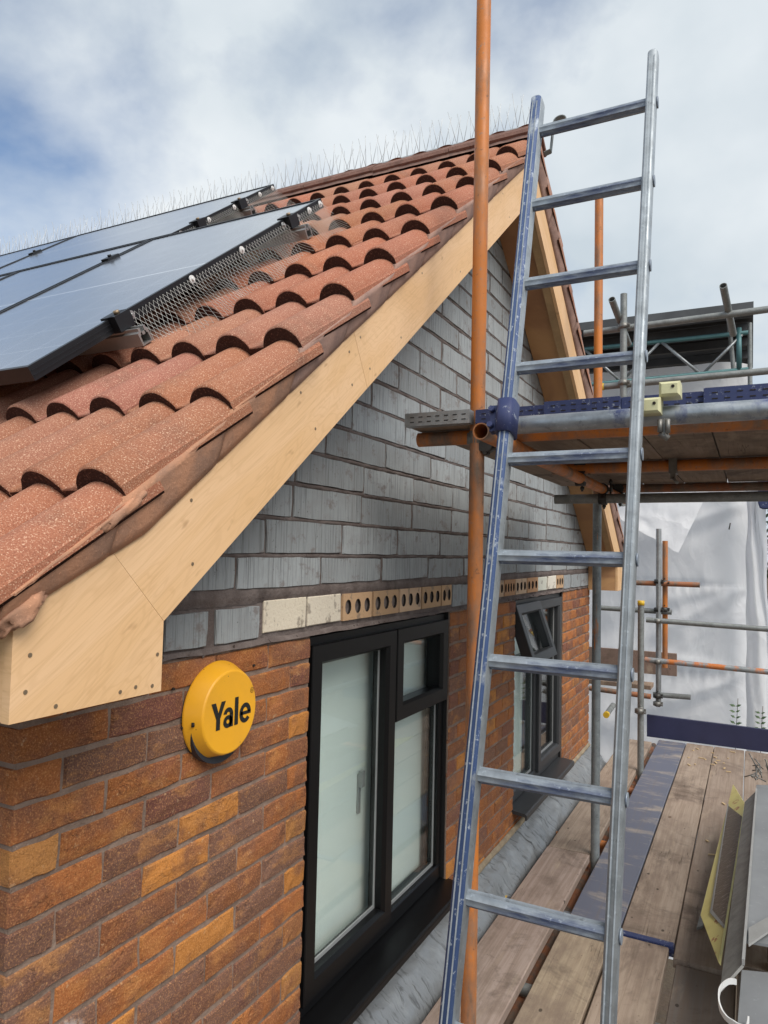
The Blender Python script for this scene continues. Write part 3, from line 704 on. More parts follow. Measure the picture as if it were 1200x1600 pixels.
# ridge tiles
for i in range(12):
    xb = .275 - i * .45; xa = xb - .445; m = MB(); lift = rnd.uniform(-.003, .003)
    zr = topN(YA, TK) + .028 + lift; prof = []
    for dy, dz in ((-.135, -.088), (-.128, -.066), (-.06, -.012), (-.02, .012), (.0, .016), (.02, .012), (.06, -.012), (.128, -.060), (.135, -.08)): prof.append((dy, dz))
    m.prism([(xa, YA + a, zr + b) for a, b in prof] + [(xa, YA + a * .86, zr + b - .016) for a, b in prof[::-1]], (xb - xa, 0, 0)); m.build('ridge_tile', MT['ridge'], roof)
    m = MB(); m.grid(lambda u, v: (xa + u * .452, YA - .118 - .010 * v + .004 * fbm((u * 9 + i * 5, v, 2)), zr - .062 - .05 * v), 10, 2); m.build('ridge_bedding', MT['verge2'], roof)

# --- windows
def bar(m, y0, y1, z0, z1, x0, x1, b=.006):
    m.bevprism([(x0, y0, z0), (x0, y1, z0), (x0, y1, z1), (x0, y0, z1)], (x1 - x0, 0, 0), b)
def ringbars(m, y0, y1, z0, z1, wd, x0, x1, b=.010):   # mitred frame with a sloping inner bevel
    O = [(y0, z0), (y1, z0), (y1, z1), (y0, z1)]; I = [(y0 + wd, z0 + wd), (y1 - wd, z0 + wd), (y1 - wd, z1 - wd), (y0 + wd, z1 - wd)]
    I2 = [(y0 + wd - b, z0 + wd - b), (y1 - wd + b, z0 + wd - b), (y1 - wd + b, z1 - wd + b), (y0 + wd - b, z1 - wd + b)]
    R = lambda p, x: [(x, *q) for q in p]
    vs = R(O, x0) + R(O, x1 - .003) + R([(y0 + .003, z0 + .003), (y1 - .003, z0 + .003), (y1 - .003, z1 - .003), (y0 + .003, z1 - .003)], x1) + R(I2, x1) + R(I, x1 - .014) + R(I, x0)
    fs = []
    for a in range(6):
        b_ = (a + 1) % 6
        for i in range(4): fs.append((a * 4 + i, a * 4 + (i + 1) % 4, b_ * 4 + (i + 1) % 4, b_ * 4 + i))
    m.add(vs, fs)
def pane(par, y0, y1, z0, z1, x=-.052):
    m = MB(); m.box((x - .004, y0 - .006, z0 - .006), (x, y1 + .006, z1 + .006)); m.build('glass_pane', MT['glass'], par)
    m = MB(); 
    for a, b, c, d in ((y0 - .001, y1 + .001, z0, z0 + .012), (y1 - .006, y1 + .001, z0 + .012, z1)): m.box((x + .0005, a, c), (x + .006, b, d))
    m.build('glazing_bead', MT['bead'], par)
def window(Y, mat, flip, openfan):
    y0, y1 = Y; wpt = part('window', house, (0, (y0 + y1) / 2, WB)); X0, X1 = -.095, -.026
    Z1 = -.004; ym = lambda a: a if not flip else (y0 + y1 - a)
    def span(a, b): p, q = ym(a), ym(b); return (min(p, q), max(p, q))
    fr = MB()
    bar(fr, y0 + .003, y1 - .003, -.045, Z1, X0, X1); bar(fr, y0 + .003, y1 - .003, WB + .0, WB + .065, X0, X1)
    bar(fr, y0 + .003, y0 + .048, WB + .0655, -.0455, X0, X1 - .0005); bar(fr, y1 - .048, y1 - .003, WB + .0655, -.0455, X0, X1 - .0005)
    a, b = span(y0 + .595, y0 + .655); bar(fr, a, b, WB + .0655, -.0455, X0, X1 - .001)
    a, b = span(y0 + .6555, y1 - .0485); bar(fr, a, b, -.405, -.36, X0, X1 - .0015)
    fr.build('frame', MT[mat], wpt)
    a, b = span(y0 + .022, y0 + .622); s_ = MB(); ringbars(s_, a, b, WB + .05, -.034, .066, -.07, -.006); s_.build('sash', MT[mat], wpt)
    pane(wpt, a + .066, b - .066, WB + .116, -.10)
    a, b = span(y0 + .628, y1 - .014); s_ = MB(); ringbars(s_, a, b, -.392, -.034, .064, -.068, -.004)
    th = math.radians(19) if openfan else 0
    hz, hx = -.034, -.02
    def sw(p): dx, dz = p.x - hx, p.z - hz; return Vector((hx + dx * math.cos(th) - dz * math.sin(th), p.y, hz + dx * math.sin(th) + dz * math.cos(th)))
    s_.v = [sw(p) for p in s_.v]; s_.build('sash', MT[mat], wpt)
    m = MB(); m.box((-.056, a + .058, -.334), (-.052, b - .058, -.092)); m.v = [sw(p) for p in m.v]; m.build('glass_pane', MT['glass'], wpt)
    a, b = span(y0 + .655, y1 - .048); pane(wpt, a, b, WB + .066, -.405)
    # rubber seal line down the reveal, sill with a drip nose
    m = MB(); m.box((-.03, y0 - .002, WB), (-.012, y0 + .0025, 0)); m.box((-.03, y1 - .0025, WB), (-.012, y1 + .002, 0)); m.build('seal', MT['gasket'], wpt)
    m = MB(); e = .022
    prof = [(-.06, WB + .002), (.074, WB - .018), (.082, WB - .022), (.084, WB - .030), (.082, WB - .052), (.072, WB - .052), (.072, WB - .034), (-.06, WB - .022)]
    m.prism([(x, y0 - e, z) for x, z in prof], (0, y1 - y0 + 2 * e, 0)); m.build('sill', MT[mat], wpt)
    hm = MB(); hy = ym(y0 + .52); hm.box((-.10, hy - .011, -.62), (-.085, hy + .011, -.56)); hm.box((-.115, hy - .008, -.72), (-.10, hy + .008, -.575)); hm.build('handle', MT['bead'], wpt)
    return wpt
win1 = window(W1, 'black', False, False); win2 = window(W2, 'grey', True, True)
def blind(par, ya, yb, z0, z1, x=-.115):
    m = MB(); m.grid(lambda u, v: (x + .004 * math.sin(u * 22) + .004 * fbm((u * 5, v * 3, ya)), ya + (yb - ya) * u, z0 + (z1 - z0) * v), 40, 6); return m.build('blind', MT['blind'], par, fix=False)
blind(win1, W1[0] + .01, W1[1] + .25, WB, -.02); blind(win2, W2[0] + .0, W2[0] + .56, WB, -.02)
rm = MB()
for a, b in ((.35, 2.75), (2.85, 5.0)):
    rm.add([(-2.2, a, -2.2), (-2.2, b, -2.2), (-2.2, b, .2), (-2.2, a, .2), (-.291, a, -2.2), (-.291, b, -2.2), (-.291, b, .2), (-.291, a, .2)], [(0, 1, 2, 3), (0, 4, 5, 1), (3, 2, 6, 7), (0, 3, 7, 4), (1, 5, 6, 2)])
rm.build('room_lining', MT['room'], house, fix=False)

# --- lead flashing along the foot of the wall with its mortar bead
def flash(ya, yb, lift, name='lead_flashing'):
    m = MB(); N = int((yb - ya) * 55)
    def f(u, v):
        y = ya + (yb - ya) * u; a = v
        x = .004 + .168 * a; z = -1.325 - .115 * a - .045 * a ** 2 + .010 * math.sin(PI * min(1, a * 1.1))
        wv = .020 * fbm((y * 5 + a * 2, a * 2.5, 3)) + .011 * (.4 - abs(fbm((y * 13 - a * 6, a * 3, 8)))) + .003 * fbm((y * 40, a * 9, 1))
        return (x + wv * .5, y, z + wv * (.3 + a) + lift)
    m.grid(f, N, 14); m.build(name, MT['lead'], house, fix=False)
flash(-.3, 1.36, -.004); flash(1.33, 3.25, .0); flash(3.22, 5.30, .004)
m = MB(); m.grid(lambda u, v: (.002 + .016 * math.sin(v * PI) + .004 * fbm((u * 90, v, 4)), -.2 + 5.5 * u, -1.288 - .04 * v), 200, 4); bead = mortar_mat('sandy bead', (.36, .29, .20), (.26, .21, .15)); m.build('pointing_bead', bead, house, fix=False)

# ================================================================== SIREN
SY, SZ = .561, -.144
siren = thing('alarm_siren', 'round yellow alarm siren box with black lettering on the brick wall', 'alarm siren', (0.0, SY, SZ))
NS = 96; flat = -.112
def circ(r, x, cut=None, dy=0, dz=0):
    out = []
    for i in range(NS):
        a = 2 * PI * i / NS; y, z = r * math.cos(a), r * math.sin(a)
        if cut is not None and z < cut: y = y * 1.0; z = cut
        out.append((x, SY + y + dy, SZ + z + dz))
    return out
R0, R1 = .124, .1025
m = MB(); rings = [circ(R0, .0025, flat), circ(R0 - .0005, .0065, flat), circ(R1 + .0025, .0455, -.1035), circ(R1, .0478, -.1030), circ(R1 - .0025, .0490, -.1022), circ(R1 * .5, .0492)]
for a, b in zip(rings[:-1], rings[1:]): m.add(a + b, [(i, (i + 1) % NS, NS + (i + 1) % NS, NS + i) for i in range(NS)], True)
m.add(rings[-1], [tuple(range(NS))], True); m.build('cover', MT['siren'], siren, fix=False)
m = MB(); m.prism([(.0015, y, z) for _, y, z in circ(.113, 0, dz=-.0165)], (.020, 0, 0)); m.build('base', MT['sbase'], siren)
m = MB(); m.tube((.026, SY - .1165, SZ - .012), (.030, SY - .1115, SZ - .012), .0055, 12); m.build('fixing_hole', MT['hole'], siren)
def text(s, size, y, z, x, off, sx, name, parent):
    cu = bpy.data.curves.new('lettering', 'FONT'); cu.body = s; cu.size = size; cu.offset = off; cu.extrude = 0; cu.resolution_u = 6
    o = bpy.data.objects.new('tmp', cu); COL.objects.link(o); bpy.context.view_layer.update()
    me = bpy.data.meshes.new_from_object(o.evaluated_get(bpy.context.evaluated_depsgraph_get()))
    vs = [v.co.copy() for v in me.vertices]; fs = [tuple(p.vertices) for p in me.polygons]; bpy.data.objects.remove(o); bpy.data.meshes.remove(me)
    b = MB(); b.add([(x, y + v.x * sx, z + v.y) for v in vs], fs); return b.build(name, MT['letter'], parent, fix=False)
def letter(polys):
    m = MB()
    for q in polys: m.add([(.0502, SY - .0755 + p[0] * .95, SZ - .036 + p[1] * .95) for p in q], [tuple(range(len(q)))])
    m.build('letter', MT['letter'], siren, fix=False)
def arc(cx, cy, rx, ry, th, a0, a1, n=28):
    out = []
    for i in range(n):
        p = [math.radians(a0 + (a1 - a0) * (i + d) / n) for d in (0, 1)]
        out.append([(cx + rx * math.cos(p[0]), cy + ry * math.sin(p[0])), (cx + rx * math.cos(p[1]), cy + ry * math.sin(p[1])), (cx + (rx - th) * math.cos(p[1]), cy + (ry - th * .86) * math.sin(p[1])), (cx + (rx - th) * math.cos(p[0]), cy + (ry - th * .86) * math.sin(p[0]))])
    return out
letter([[(0, .0715), (.0175, .0715), (.0285, .0440), (.0395, .0715), (.0565, .0715), (.0362, .0285), (.0362, 0), (.0205, 0), (.0205, .0285)]])
letter(arc(.0675, .0155, .0185, .0165, .0128, 0, 360) + [[(.0735, .0), (.0885, .0), (.0885, .035), (.0735, .035)]] + arc(.0685, .0330, .0200, .0190, .0132, 0, 168))
letter([[(.0945, 0), (.1095, 0), (.1095, .0735), (.0945, .0735)]])
letter(arc(.1395, .0255, .0245, .0268, .0138, 0, 322) + [[(.119, .0208), (.1638, .0208), (.1638, .0300), (.119, .0300)]])
m = MB(); m.grid(lambda u, v: (.0502, SY + .083 + (.0062 + .0011 * v) * math.cos(2 * PI * u), SZ + .042 + (.0062 + .0011 * v) * math.sin(2 * PI * u)), 20, 1); m.build('registered_mark', MT['letter'], siren, fix=False)
text('R', .009, SY + .0805, SZ + .0388, .0502, .0002, .9, 'letter', siren)

# ================================================================== BIRD SPIKES, SOLAR PANELS
zr0 = topN(YA, TK) + .046
ORD = 'first second third fourth fifth sixth seventh eighth ninth tenth eleventh twelfth thirteenth'.split()
for i in range(13):
    xb = .25 - i * .335; xa = xb - .33
    t = thing('bird_spike_strip', '%s strip of thin wire bird spikes along the ridge, counted from the gable end' % ORD[i], 'bird spikes', ((xa + xb) / 2, YA, zr0), 'bird spike strips along the ridge')
    m = MB(); m.box((xa, YA - .012, zr0 - .003), (xb, YA + .012, zr0 + .004)); m.build('base_strip', MT['wire'], t)
    m = MB(); n = 9
    for q in range(n):
        x = xa + (q + .5) * .33 / n; k = (-1, 0, 1)[q % 3]
        for s_ in (-1, 1):
            tip = Vector((x + s_ * .028 + rnd.uniform(-.014, .014), YA + k * .045 + rnd.uniform(-.012, .012), zr0 + rnd.uniform(.135, .170)))
            m.tube((x, YA + k * .006, zr0), tip, .0013, 4)
    stuff(m.build('spikes', MT['wire'], t))
PK = .535; hn = nv_
def onroof(x, t, h=0.): y = t * cs; return Vector((x, y, topN(y, PK))) + nv_ * h
def panel(xr, xl, t0, t1, label):
    P = thing('solar_panel', label, 'solar panel', onroof((xr + xl) / 2, t0, -.04), 'solar panels on the roof')
    m = MB(); wd = .012; D = .036
    def fr(xa, xb, ta, tb): m.hexa([onroof(xa, ta, -D), onroof(xb, ta, -D), onroof(xb, tb, -D), onroof(xa, tb, -D), onroof(xa, ta), onroof(xb, ta), onroof(xb, tb), onroof(xa, tb)])
    fr(xl, xr, t0, t0 + wd); fr(xl, xr, t1 - wd, t1); fr(xl, xl + wd, t0 + wd, t1 - wd); fr(xr - wd, xr, t0 + wd, t1 - wd)
    for q in (.3, .62):                          # two raised ridges along the near side
        for e in (xr,): m.hexa([onroof(e, t0 + .004, -D * q - .003), onroof(e + .0015, t0 + .004, -D * q - .003), onroof(e + .0015, t1 - .004, -D * q - .003), onroof(e, t1 - .004, -D * q - .003), onroof(e, t0 + .004, -D * q), onroof(e + .0015, t0 + .004, -D * q), onroof(e + .0015, t1 - .004, -D * q), onroof(e, t1 - .004, -D * q)])
    m.build('frame', MT['pframe'], P)
    c = onroof((xl + xr) / 2, (t0 + t1) / 2, -.0035); hx, ht = (xr - xl) / 2 - wd, (t1 - t0) / 2 - wd
    me = bpy.data.meshes.new('glass_sheet'); me.from_pydata([(-hx, -ht, 0), (hx, -ht, 0), (hx, ht, 0), (-hx, ht, 0), (-hx, -ht, -.004), (hx, -ht, -.004), (hx, ht, -.004), (-hx, ht, -.004)], [], [(0, 1, 2, 3), (7, 6, 5, 4)]); me.materials.append(MT['solar'])
    place('glass_sheet', me, c, P, rot=(A1, 0, 0))
    return P
xa = -.273
labs = ['dark solar panel at the front right corner, upright on the lower roof', 'second upright solar panel in the lower row, cut off by the left edge', 'upright lower-row solar panel third from the verge']
for i in range(3): panel(xa - i * .905, xa - i * .905 - .888, .232, 1.791, labs[i])
panel(-1.06, -2.58, 1.808, 2.739, 'sideways solar panel in the upper row nearest the tiled verge'); panel(-2.597, -4.117, 1.808, 2.739, 'sideways solar panel in the upper row at the left edge')
for tl, xr, lab in ((.549, -.205, 'lowest aluminium mounting rail sticking out under the front panel'), (1.513, -.205, 'aluminium mounting rail sticking out near the top of the front panel'), (2.008, -.995, 'lower aluminium mounting rail under the upper row of panels'), (2.376, -.995, 'topmost aluminium mounting rail under the upper row of panels')):
    R_ = thing('mounting_rail', lab, 'mounting rail', onroof(xr, tl, -.06), 'aluminium rails under the solar panels'); m = MB(); h0, h1, wd = -.084, -.038, .021
    prof = [(-wd, h0), (wd, h0), (wd, h1 - .012), (wd - .006, h1 - .008), (wd - .006, h1), (wd - .014, h1), (wd - .014, h1 - .012), (-wd + .014, h1 - .012), (-wd + .014, h1), (-wd + .006, h1), (-wd + .006, h1 - .008), (-wd, h1 - .012)]
    inn = [(a * .72, h0 + (b - h0) * .62 + .004) for a, b in prof]
    n = len(prof); O = [onroof(xr, tl + a, b) for a, b in prof]; I = [onroof(xr, tl + a, b) for a, b in inn]; Ob = [p + Vector((-4, 0, 0)) for p in O]; Ib = [p + Vector((-.3, 0, 0)) for p in I]
    m.add(O + Ob, [(i, (i + 1) % n, n + (i + 1) % n, n + i) for i in range(n)]); m.add(O + I, [(i, (i + 1) % n, n + (i + 1) % n, n + i) for i in range(n)]); m.add(I + Ib, [(i, (i + 1) % n, n + (i + 1) % n, n + i) for i in range(n)]); m.add(Ib, [tuple(range(n))])
    m.build('rail', MT['alurail'], R_, fix=False)
    ex = xa if xr > -.9 else -1.06
    m = MB(); c = onroof(ex + .012, tl, -.016); m.cbox(c, (.013, 0, 0), sv * .03, nv_ * .022); m.cbox(onroof(ex - .004, tl, .003), (.022, 0, 0), sv * .03, nv_ * .003); m.build('end_clamp', MT['pframe'], R_)
    m = MB(); m.tube(onroof(ex + .008, tl, .005), onroof(ex + .008, tl, .014), .008, 10); m.build('clamp_bolt', MT['screw'], R_)
    for xs in ((-1.170,) if xr > -.9 else (-2.588,)):
        m = MB(); m.cbox(onroof(xs, tl, .004), (.02, 0, 0), sv * .035, nv_ * .004); m.tube(onroof(xs, tl, .008), onroof(xs, tl, .016), .008, 8); m.build('mid_clamp', MT['pframe'], R_)
# wire mesh bird guard: hangs from the frame edge to the tiles, flaring outwards
def guard(xe, ta, tb, lab, seed):
    G_ = thing('mesh_guard', lab, 'wire mesh', onroof(xe, ta, -.05), 'wire mesh guards beside the solar panels')
    def P(t, s):                                 # s 0 at the frame, 1 at the tile
        fl = .105 + .06 * fbm((t * 4, seed, 1)) + .03 * fbm((t * 11, seed, 4)); dn = .118 + .012 * fbm((t * 6, seed, 7))
        q = s + .0
        return onroof(xe + .004 + fl * q ** 1.25 + .006 * fbm((t * 18, s * 3, seed)), t - .02 * s, -.012 - dn * q * (1.05 - .12 * q))
    m = MB(); n = int((tb - ta) / .0165); rws = 9; r_ = .00058
    for i in range(n + 1):
        for d in (1, -1):
            pts = []
            for j in range(rws + 1):
                t = ta + (i + d * j * .5) * (tb - ta) / n
                if t < ta - .001 or t > tb + .001: 
                    if len(pts) > 1: m.path(pts, r_, 3)
                    pts = []; continue
                pts.append(P(t, j / rws))
            if len(pts) > 1: m.path(pts, r_, 3)
    stuff(m.build('mesh', MT['mesh'], G_, fix=False))
    k = max(2, int((tb - ta) / .27))
    for i in range(k + 1):
        t = ta + .03 + (tb - ta - .06) * i / k; m = MB(); p = onroof(xe + .005, t, -.016); m.tube(p, p + Vector((.004, 0, 0)), .012, 14); m.tube(p + Vector((.004, 0, 0)), p + Vector((.010, 0, 0)), .005, 8); m.build('clip', MT['whitebits'] if i % 3 else MT['alurail'], G_)
guard(xa, .565, 1.49, 'long wire mesh guard along the front solar panel above the tiles', 1); guard(xa, 1.54, 1.79, 'short piece of wire mesh at the top corner of the front solar panel', 2)
guard(-1.06, 1.83, 2.345, 'wire mesh guard along the near edge of the upper panel row', 3); guard(-1.06, 2.405, 2.735, 'small wire mesh at the top corner of the upper panel row', 4)

# ================================================================== SCAFFOLD
TR = .02415
def couple(par, p, d1, d2, mat='cast', s=1.):
    """right-angle coupler: two clamp bands with flanges, hinge and T-bolts"""
    p = Vector(p); d1 = Vector(d1).normalized(); d2 = Vector(d2).normalized(); m = MB(); nn = d1.cross(d2).normalized()
    for d, o, q in ((d1, -1, d2), (d2, 1, d1)):
        c = p + nn * (o * TR * 1.02); m.tube(c - d * .020 * s, c + d * .020 * s, TR + .0055, 16)
        m.cbox(c + q * (TR + .010) - nn * o * .004, q * .011, d * .018 * s, nn * .009)
        b0 = c + q * (TR + .014); m.tube(b0 - nn * o * .028, b0 + nn * o * .050, .0055, 8); m.tube(b0 + nn * o * .030, b0 + nn * o * .042, .0105, 6)
        m.tube(c - q * (TR + .007) - d * .018 * s, c - q * (TR + .007) + d * .018 * s, .007, 8)
    return m.build('coupler', MT[mat], par)
def pole(a, b, mat, label, group=None, cap=None, name='scaffold_pole', hollow=True):
    a = Vector(a); b = Vector(b); lo = a if a.z <= b.z else b
    t = thing(name, label, 'scaffold pole', lo, group); m = MB(); m.tube(a, b, TR, 20, hollow=.0205 if hollow else 0); m.build('tube', MT[mat], t, fix=False)
    if cap: m = MB(); d = (b - a).normalized(); e = b if cap > 0 else a; s_ = 1 if cap > 0 else -1; m.tube(e - d * .03 * s_, e + d * .006 * s_, TR + .0025, 16); m.build('end_cap', MT['yellow'], t)
    return t
Z = (0, 0, 1); X = (1, 0, 0); Y = (0, 1, 0)
nearp = pole((.432, 1.285, GZ), (.432, 1.285, 3.4), 'orange', 'tall orange scaffold pole nearest the camera, running from bottom to top of the photo')
post2 = pole((.435, 3.30, GZ), (.435, 3.30, .62), 'greypost', 'worn orange and grey scaffold pole rising through the deck and upper platform')
m = MB(); m.tube((.435, 3.30, .62), (.435, 3.30, 2.40), TR, 20, hollow=.0205); m.build('upper_tube', MT['orange'], post2, fix=False)
post3 = pole((.442, 5.09, GZ), (.442, 5.09, -.085), 'galvd', 'grey scaffold pole with yellow top band beside the far end of the deck', cap=1)
post4 = pole((.452, 6.20, -1.09), (.452, 6.20, .53), 'galv', 'short galvanised upright at the far corner of the deck, clamped to several tubes')
post5 = pole((.498, 6.30, -.76), (.498, 6.30, .42), 'orange', 'short orange upright right behind the galvanised corner post')
ledger = pole((.545, 1.0, .612), (.545, 3.62, .606), 'orange', 'orange scaffold tube under the upper platform with its open end towards the camera')
neart = pole((.60, 1.0, .622), (2.6, .985, .626), 'bluetube', 'thick galvanised tube with blue overspray along the front of the upper platform')
tr1 = pole((.20, 1.34, .6545), (2.6, 1.34, .6545), 'orange', 'orange transom under the board ends of the upper platform'); tr2 = pole((.42, 2.32, .6545), (2.6, 2.32, .6545), 'orange', 'orange transom across the middle underside of the upper platform')
tr3 = pole((.30, 2.86, .56), (2.6, 2.86, .565), 'galvd', 'dull grey tube across the underside of the upper platform'); tr4 = pole((.50, 3.36, .6545), (2.6, 3.36, .6545), 'brown', 'brown transom at the far underside of the upper platform')
couple(nearp, (.488, 1.285, .622), Z, Y, 'dark'); couple(nearp, (.4325, 1.315, .642), Z, X, 'cast'); couple(post2, (.49, 3.30, .607), Z, Y, 'dark'); couple(post2, (.46, 3.33, .60), Z, X, 'dark', 1.2); couple(ledger, (.545, 2.32, .630), Y, X, 'dark'); couple(ledger, (.545, 2.86, .585), Y, X, 'dark'); couple(ledger, (.545, 3.36, .63), Y, X, 'dark', 1.2)
for x in (.93, 1.55): 
    m = MB(); m.cbox((x, 2.315, .652), (.016, 0, 0), (0, .030, 0), (0, 0, .034)); m.cbox((x, 2.30, .612), (.010, 0, 0), (0, .012, 0), (0, 0, .018)); m.tube((x, 2.285, .60), (x + .02, 2.28, .575), .006, 8); m.build('board_clip', MT['cast'], tr2)
# guard rails at the far end of the upper platform
pu = pole((.395, 4.48, .63), (.395, 4.48, 2.19), 'galvd', 'pale grey guard rail post beyond the upper platform')
r1_ = pole((.10, 4.53, 1.945), (2.7, 4.53, 1.985), 'galvd', 'upper horizontal guard rail beyond the upper platform'); r2_ = pole((.22, 4.53, 1.525), (2.7, 4.53, 1.56), 'galvd', 'lower horizontal guard rail beyond the upper platform', cap=-1)
couple(pu, (.395, 4.505, 1.95), Z, X, 'cast'); couple(pu, (.395, 4.505, 1.53), Z, X, 'cast')
for x, z, l in ((.34, 2.07, 'stub tube end poking up beside the guard rail post'), (1.06, 2.06, 'dark stub tube end above the guard rail at the right')):
    pole((x, 4.30, z + .03), (x + .05, 4.75, z - .18), 'galvd', l, 'stub tubes at the guard rail')
# tubes round the far corner of the deck
pole((-.08, 6.24, .018), (.80, 6.24, .022), 'brown', 'short brown tube crossing the corner post above the deck end', 'cross tubes at the deck end'); pole((-.15, 6.255, -.235), (.56, 6.255, -.24), 'galvd', 'grey tube from the house wall to the corner post')
ra = pole((.35, 6.15, -.315), (2.9, 6.15, -.36), 'galvd', 'grey guard rail across the far end of the deck'); rb = pole((.34, 6.15, -.68), (2.9, 6.15, -.725), 'orange2', 'orange lower guard rail across the far end of the deck')
for z, mt in ((.04, 'dark'), (-.22, 'dark'), (-.32, 'cast'), (-.69, 'cast'), (-1.0, 'dark'), (-1.07, 'cast')): couple(post4, (.45, 6.20 + (.03 if z > -.3 else -.03), z), Z, X, mt)
couple(post5, (.498, 6.275, .03), Z, X, 'dark'); couple(post5, (.498, 6.275, -.22), Z, X, 'dark'); couple(post3, (.442, 5.06, -.93), Z, X, 'cast')
pole((.40, 6.26, -1.01), (.72, 6.26, -1.0), 'galvd', 'stub of grey tube beside the corner post, low down'); pole((-.15, 6.10, -.985), (.40, 6.08, -1.0), 'brown', 'brown tube running from the wall to the corner post near the deck')
pole((.10, 5.55, -1.10), (.10, 5.9, -1.08), 'galvd', 'stub of tube with yellow cap pointing at the camera by the wall', cap=-1)
m = MB(); lump_c = None
# toe board and boards of the next lift beyond the corner
def board(x0, x1, y0, y1, ztop, mat, col, label, group, th=.038, bands=(), bandmat='galv', sag=0., cat='scaffold board'):
    t = thing('scaffold_board', label, cat, ((x0 + x1) / 2, (y0 + y1) / 2, ztop - th), group); m = MB(); n = 12; sd = rnd.uniform(0, 99); ch = .004
    secs = []
    for i in range(n + 1):
        y = y0 + (y1 - y0) * i / n; a = x0 + .0025 * fbm((y * 2, sd, 0)); b = x1 + .0025 * fbm((y * 2, sd, 5)); z = ztop + .003 * fbm((y * 1.2, sd, 9)) - sag * math.sin(PI * i / n); tw = .003 * fbm((y * .8, sd, 4))
        secs.append([(a, y, z - th), (b, y, z - th), (b, y, z - ch + tw), (b - ch, y, z + tw), (a + ch, y, z - tw), (a, y, z - ch - tw)])
    for s_, e in zip(secs[:-1], secs[1:]): m.add(s_ + e, [(q, (q + 1) % 6, 6 + (q + 1) % 6, 6 + q) for q in range(6)])
    m.add(secs[0], [tuple(range(6))]); m.add(secs[-1], [tuple(range(6))]); m.build('plank', MT[mat], t, color=col)
    for e in bands:
        m = MB(); yy = y0 if e < 0 else y1; s_ = -1 if e < 0 else 1; p = .0022
        m.box((x0 - p, yy, ztop - th - p), (x1 + p, yy + s_ * .003, ztop + p)); m.box((x0 + .001, yy - s_ * .035, ztop + .0015), (x1 - .001, yy, ztop + p + .0015)); m.box((x0 + .001, yy - s_ * .035, ztop - th - p), (x1 - .001, yy, ztop - th - .001)); m.box((x0 - p, yy - s_ * .035, ztop - th - p), (x0 - .001, yy, ztop + p)); m.box((x1 + .001, yy - s_ * .035, ztop - th - p), (x1 + p, yy, ztop + p))
        m.build('end_band', MT[bandmat], t)
        m = MB()
        for rz in (.30, .72):
            k = int((x1 - x0) / .030)
            for q in range(k): c = x0 + .018 + q * .030; m.box((c, yy + s_ * .0031, ztop - th * rz - .0015), (c + .014, yy + s_ * .0040, ztop - th * rz + .0015))
        m.build('band_slots', MT['hole'], t)
    return t
DZ = -1.40
def c0(*c): f = rnd.uniform(.94, 1.06); return tuple(q * f for q in c)
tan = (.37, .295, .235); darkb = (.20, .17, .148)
DG = 'boards of the lower deck'
board(.170, .410, .10, 3.28, DZ + .004, 'wood', c0(.42, .33, .285), 'pinkish scaffold board next to the lead flashing, near piece', DG); board(.172, .412, 3.29, 6.05, DZ + .002, 'wood', c0(*tan), 'scaffold board next to the lead flashing, far piece', DG)
board(.458, .686, 2.545, 6.18, DZ, 'bluewood', None, 'scaffold board with worn blue paint', DG); board(.455, .668, .0, 2.535, DZ + .003, 'wood', c0(.42, .335, .24), 'pale yellowish scaffold board with grain swirls, directly behind the ladder foot', DG)
board(.692, .914, 2.50, 6.19, DZ + .001, 'wood', c0(*tan), 'long brown scaffold board to the right of the blue one', DG, bands=(-1,), bandmat='navy'); board(.678, .897, -.05, 2.49, DZ, 'wood', c0(.39, .305, .24), 'near scaffold board under the right foot of the ladder', DG)
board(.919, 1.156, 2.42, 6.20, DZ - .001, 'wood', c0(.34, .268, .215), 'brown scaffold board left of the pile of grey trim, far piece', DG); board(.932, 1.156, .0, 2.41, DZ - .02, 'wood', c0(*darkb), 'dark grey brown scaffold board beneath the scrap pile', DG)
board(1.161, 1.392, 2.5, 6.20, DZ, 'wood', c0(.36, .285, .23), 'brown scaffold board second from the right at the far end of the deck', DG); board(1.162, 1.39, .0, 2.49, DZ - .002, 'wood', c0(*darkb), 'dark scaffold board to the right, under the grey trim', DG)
board(1.397, 1.63, .0, 6.20, DZ, 'wood', c0(*tan), 'rightmost scaffold board of the deck, mostly outside the photo', DG)
# navy kick board and the timber beyond
t = thing('kick_board', 'navy blue kick board standing on edge across the far end of the deck', 'kick board', (1.4, 6.225, DZ)); m = MB(); m.hexa([(.35, 6.212, DZ + .008), (2.8, 6.212, DZ + .008), (2.8, 6.25, DZ + .008), (.35, 6.25, DZ + .008), (.35, 6.212, DZ + .205), (2.8, 6.212, DZ + .185), (2.8, 6.25, DZ + .185), (.35, 6.25, DZ + .205)]); m.build('board', plain('navy painted board', (.028, .032, .085), .55, var=.35, sc=5), t)
t = thing('toe_board', 'brown board standing on edge behind the corner post', 'board', (.2, 6.75, -1.0)); m = MB(); m.box((-.4, 6.75, -.90), (.56, 6.788, -.68)); m.build('plank', MT['wood'], t, color=(.26, .18, .15))
t = thing('scaffold_board', 'short flat scaffold board by the house wall below the brown toe board', 'scaffold board', (.1, 6.5, -1.0), 'boards beyond the deck'); m = MB(); m.box((-.35, 6.42, -1.0), (.36, 6.645, -.962)); m.build('plank', MT['wood'], t, color=(.36, .26, .19))
for z, l in ((-.42, 'upper'), (-.90, 'lower')): pole((1.80, -.4, z), (1.80, 6.3, z), 'galv', l + ' guard rail along the outer edge of the deck, mirrored in the near window')
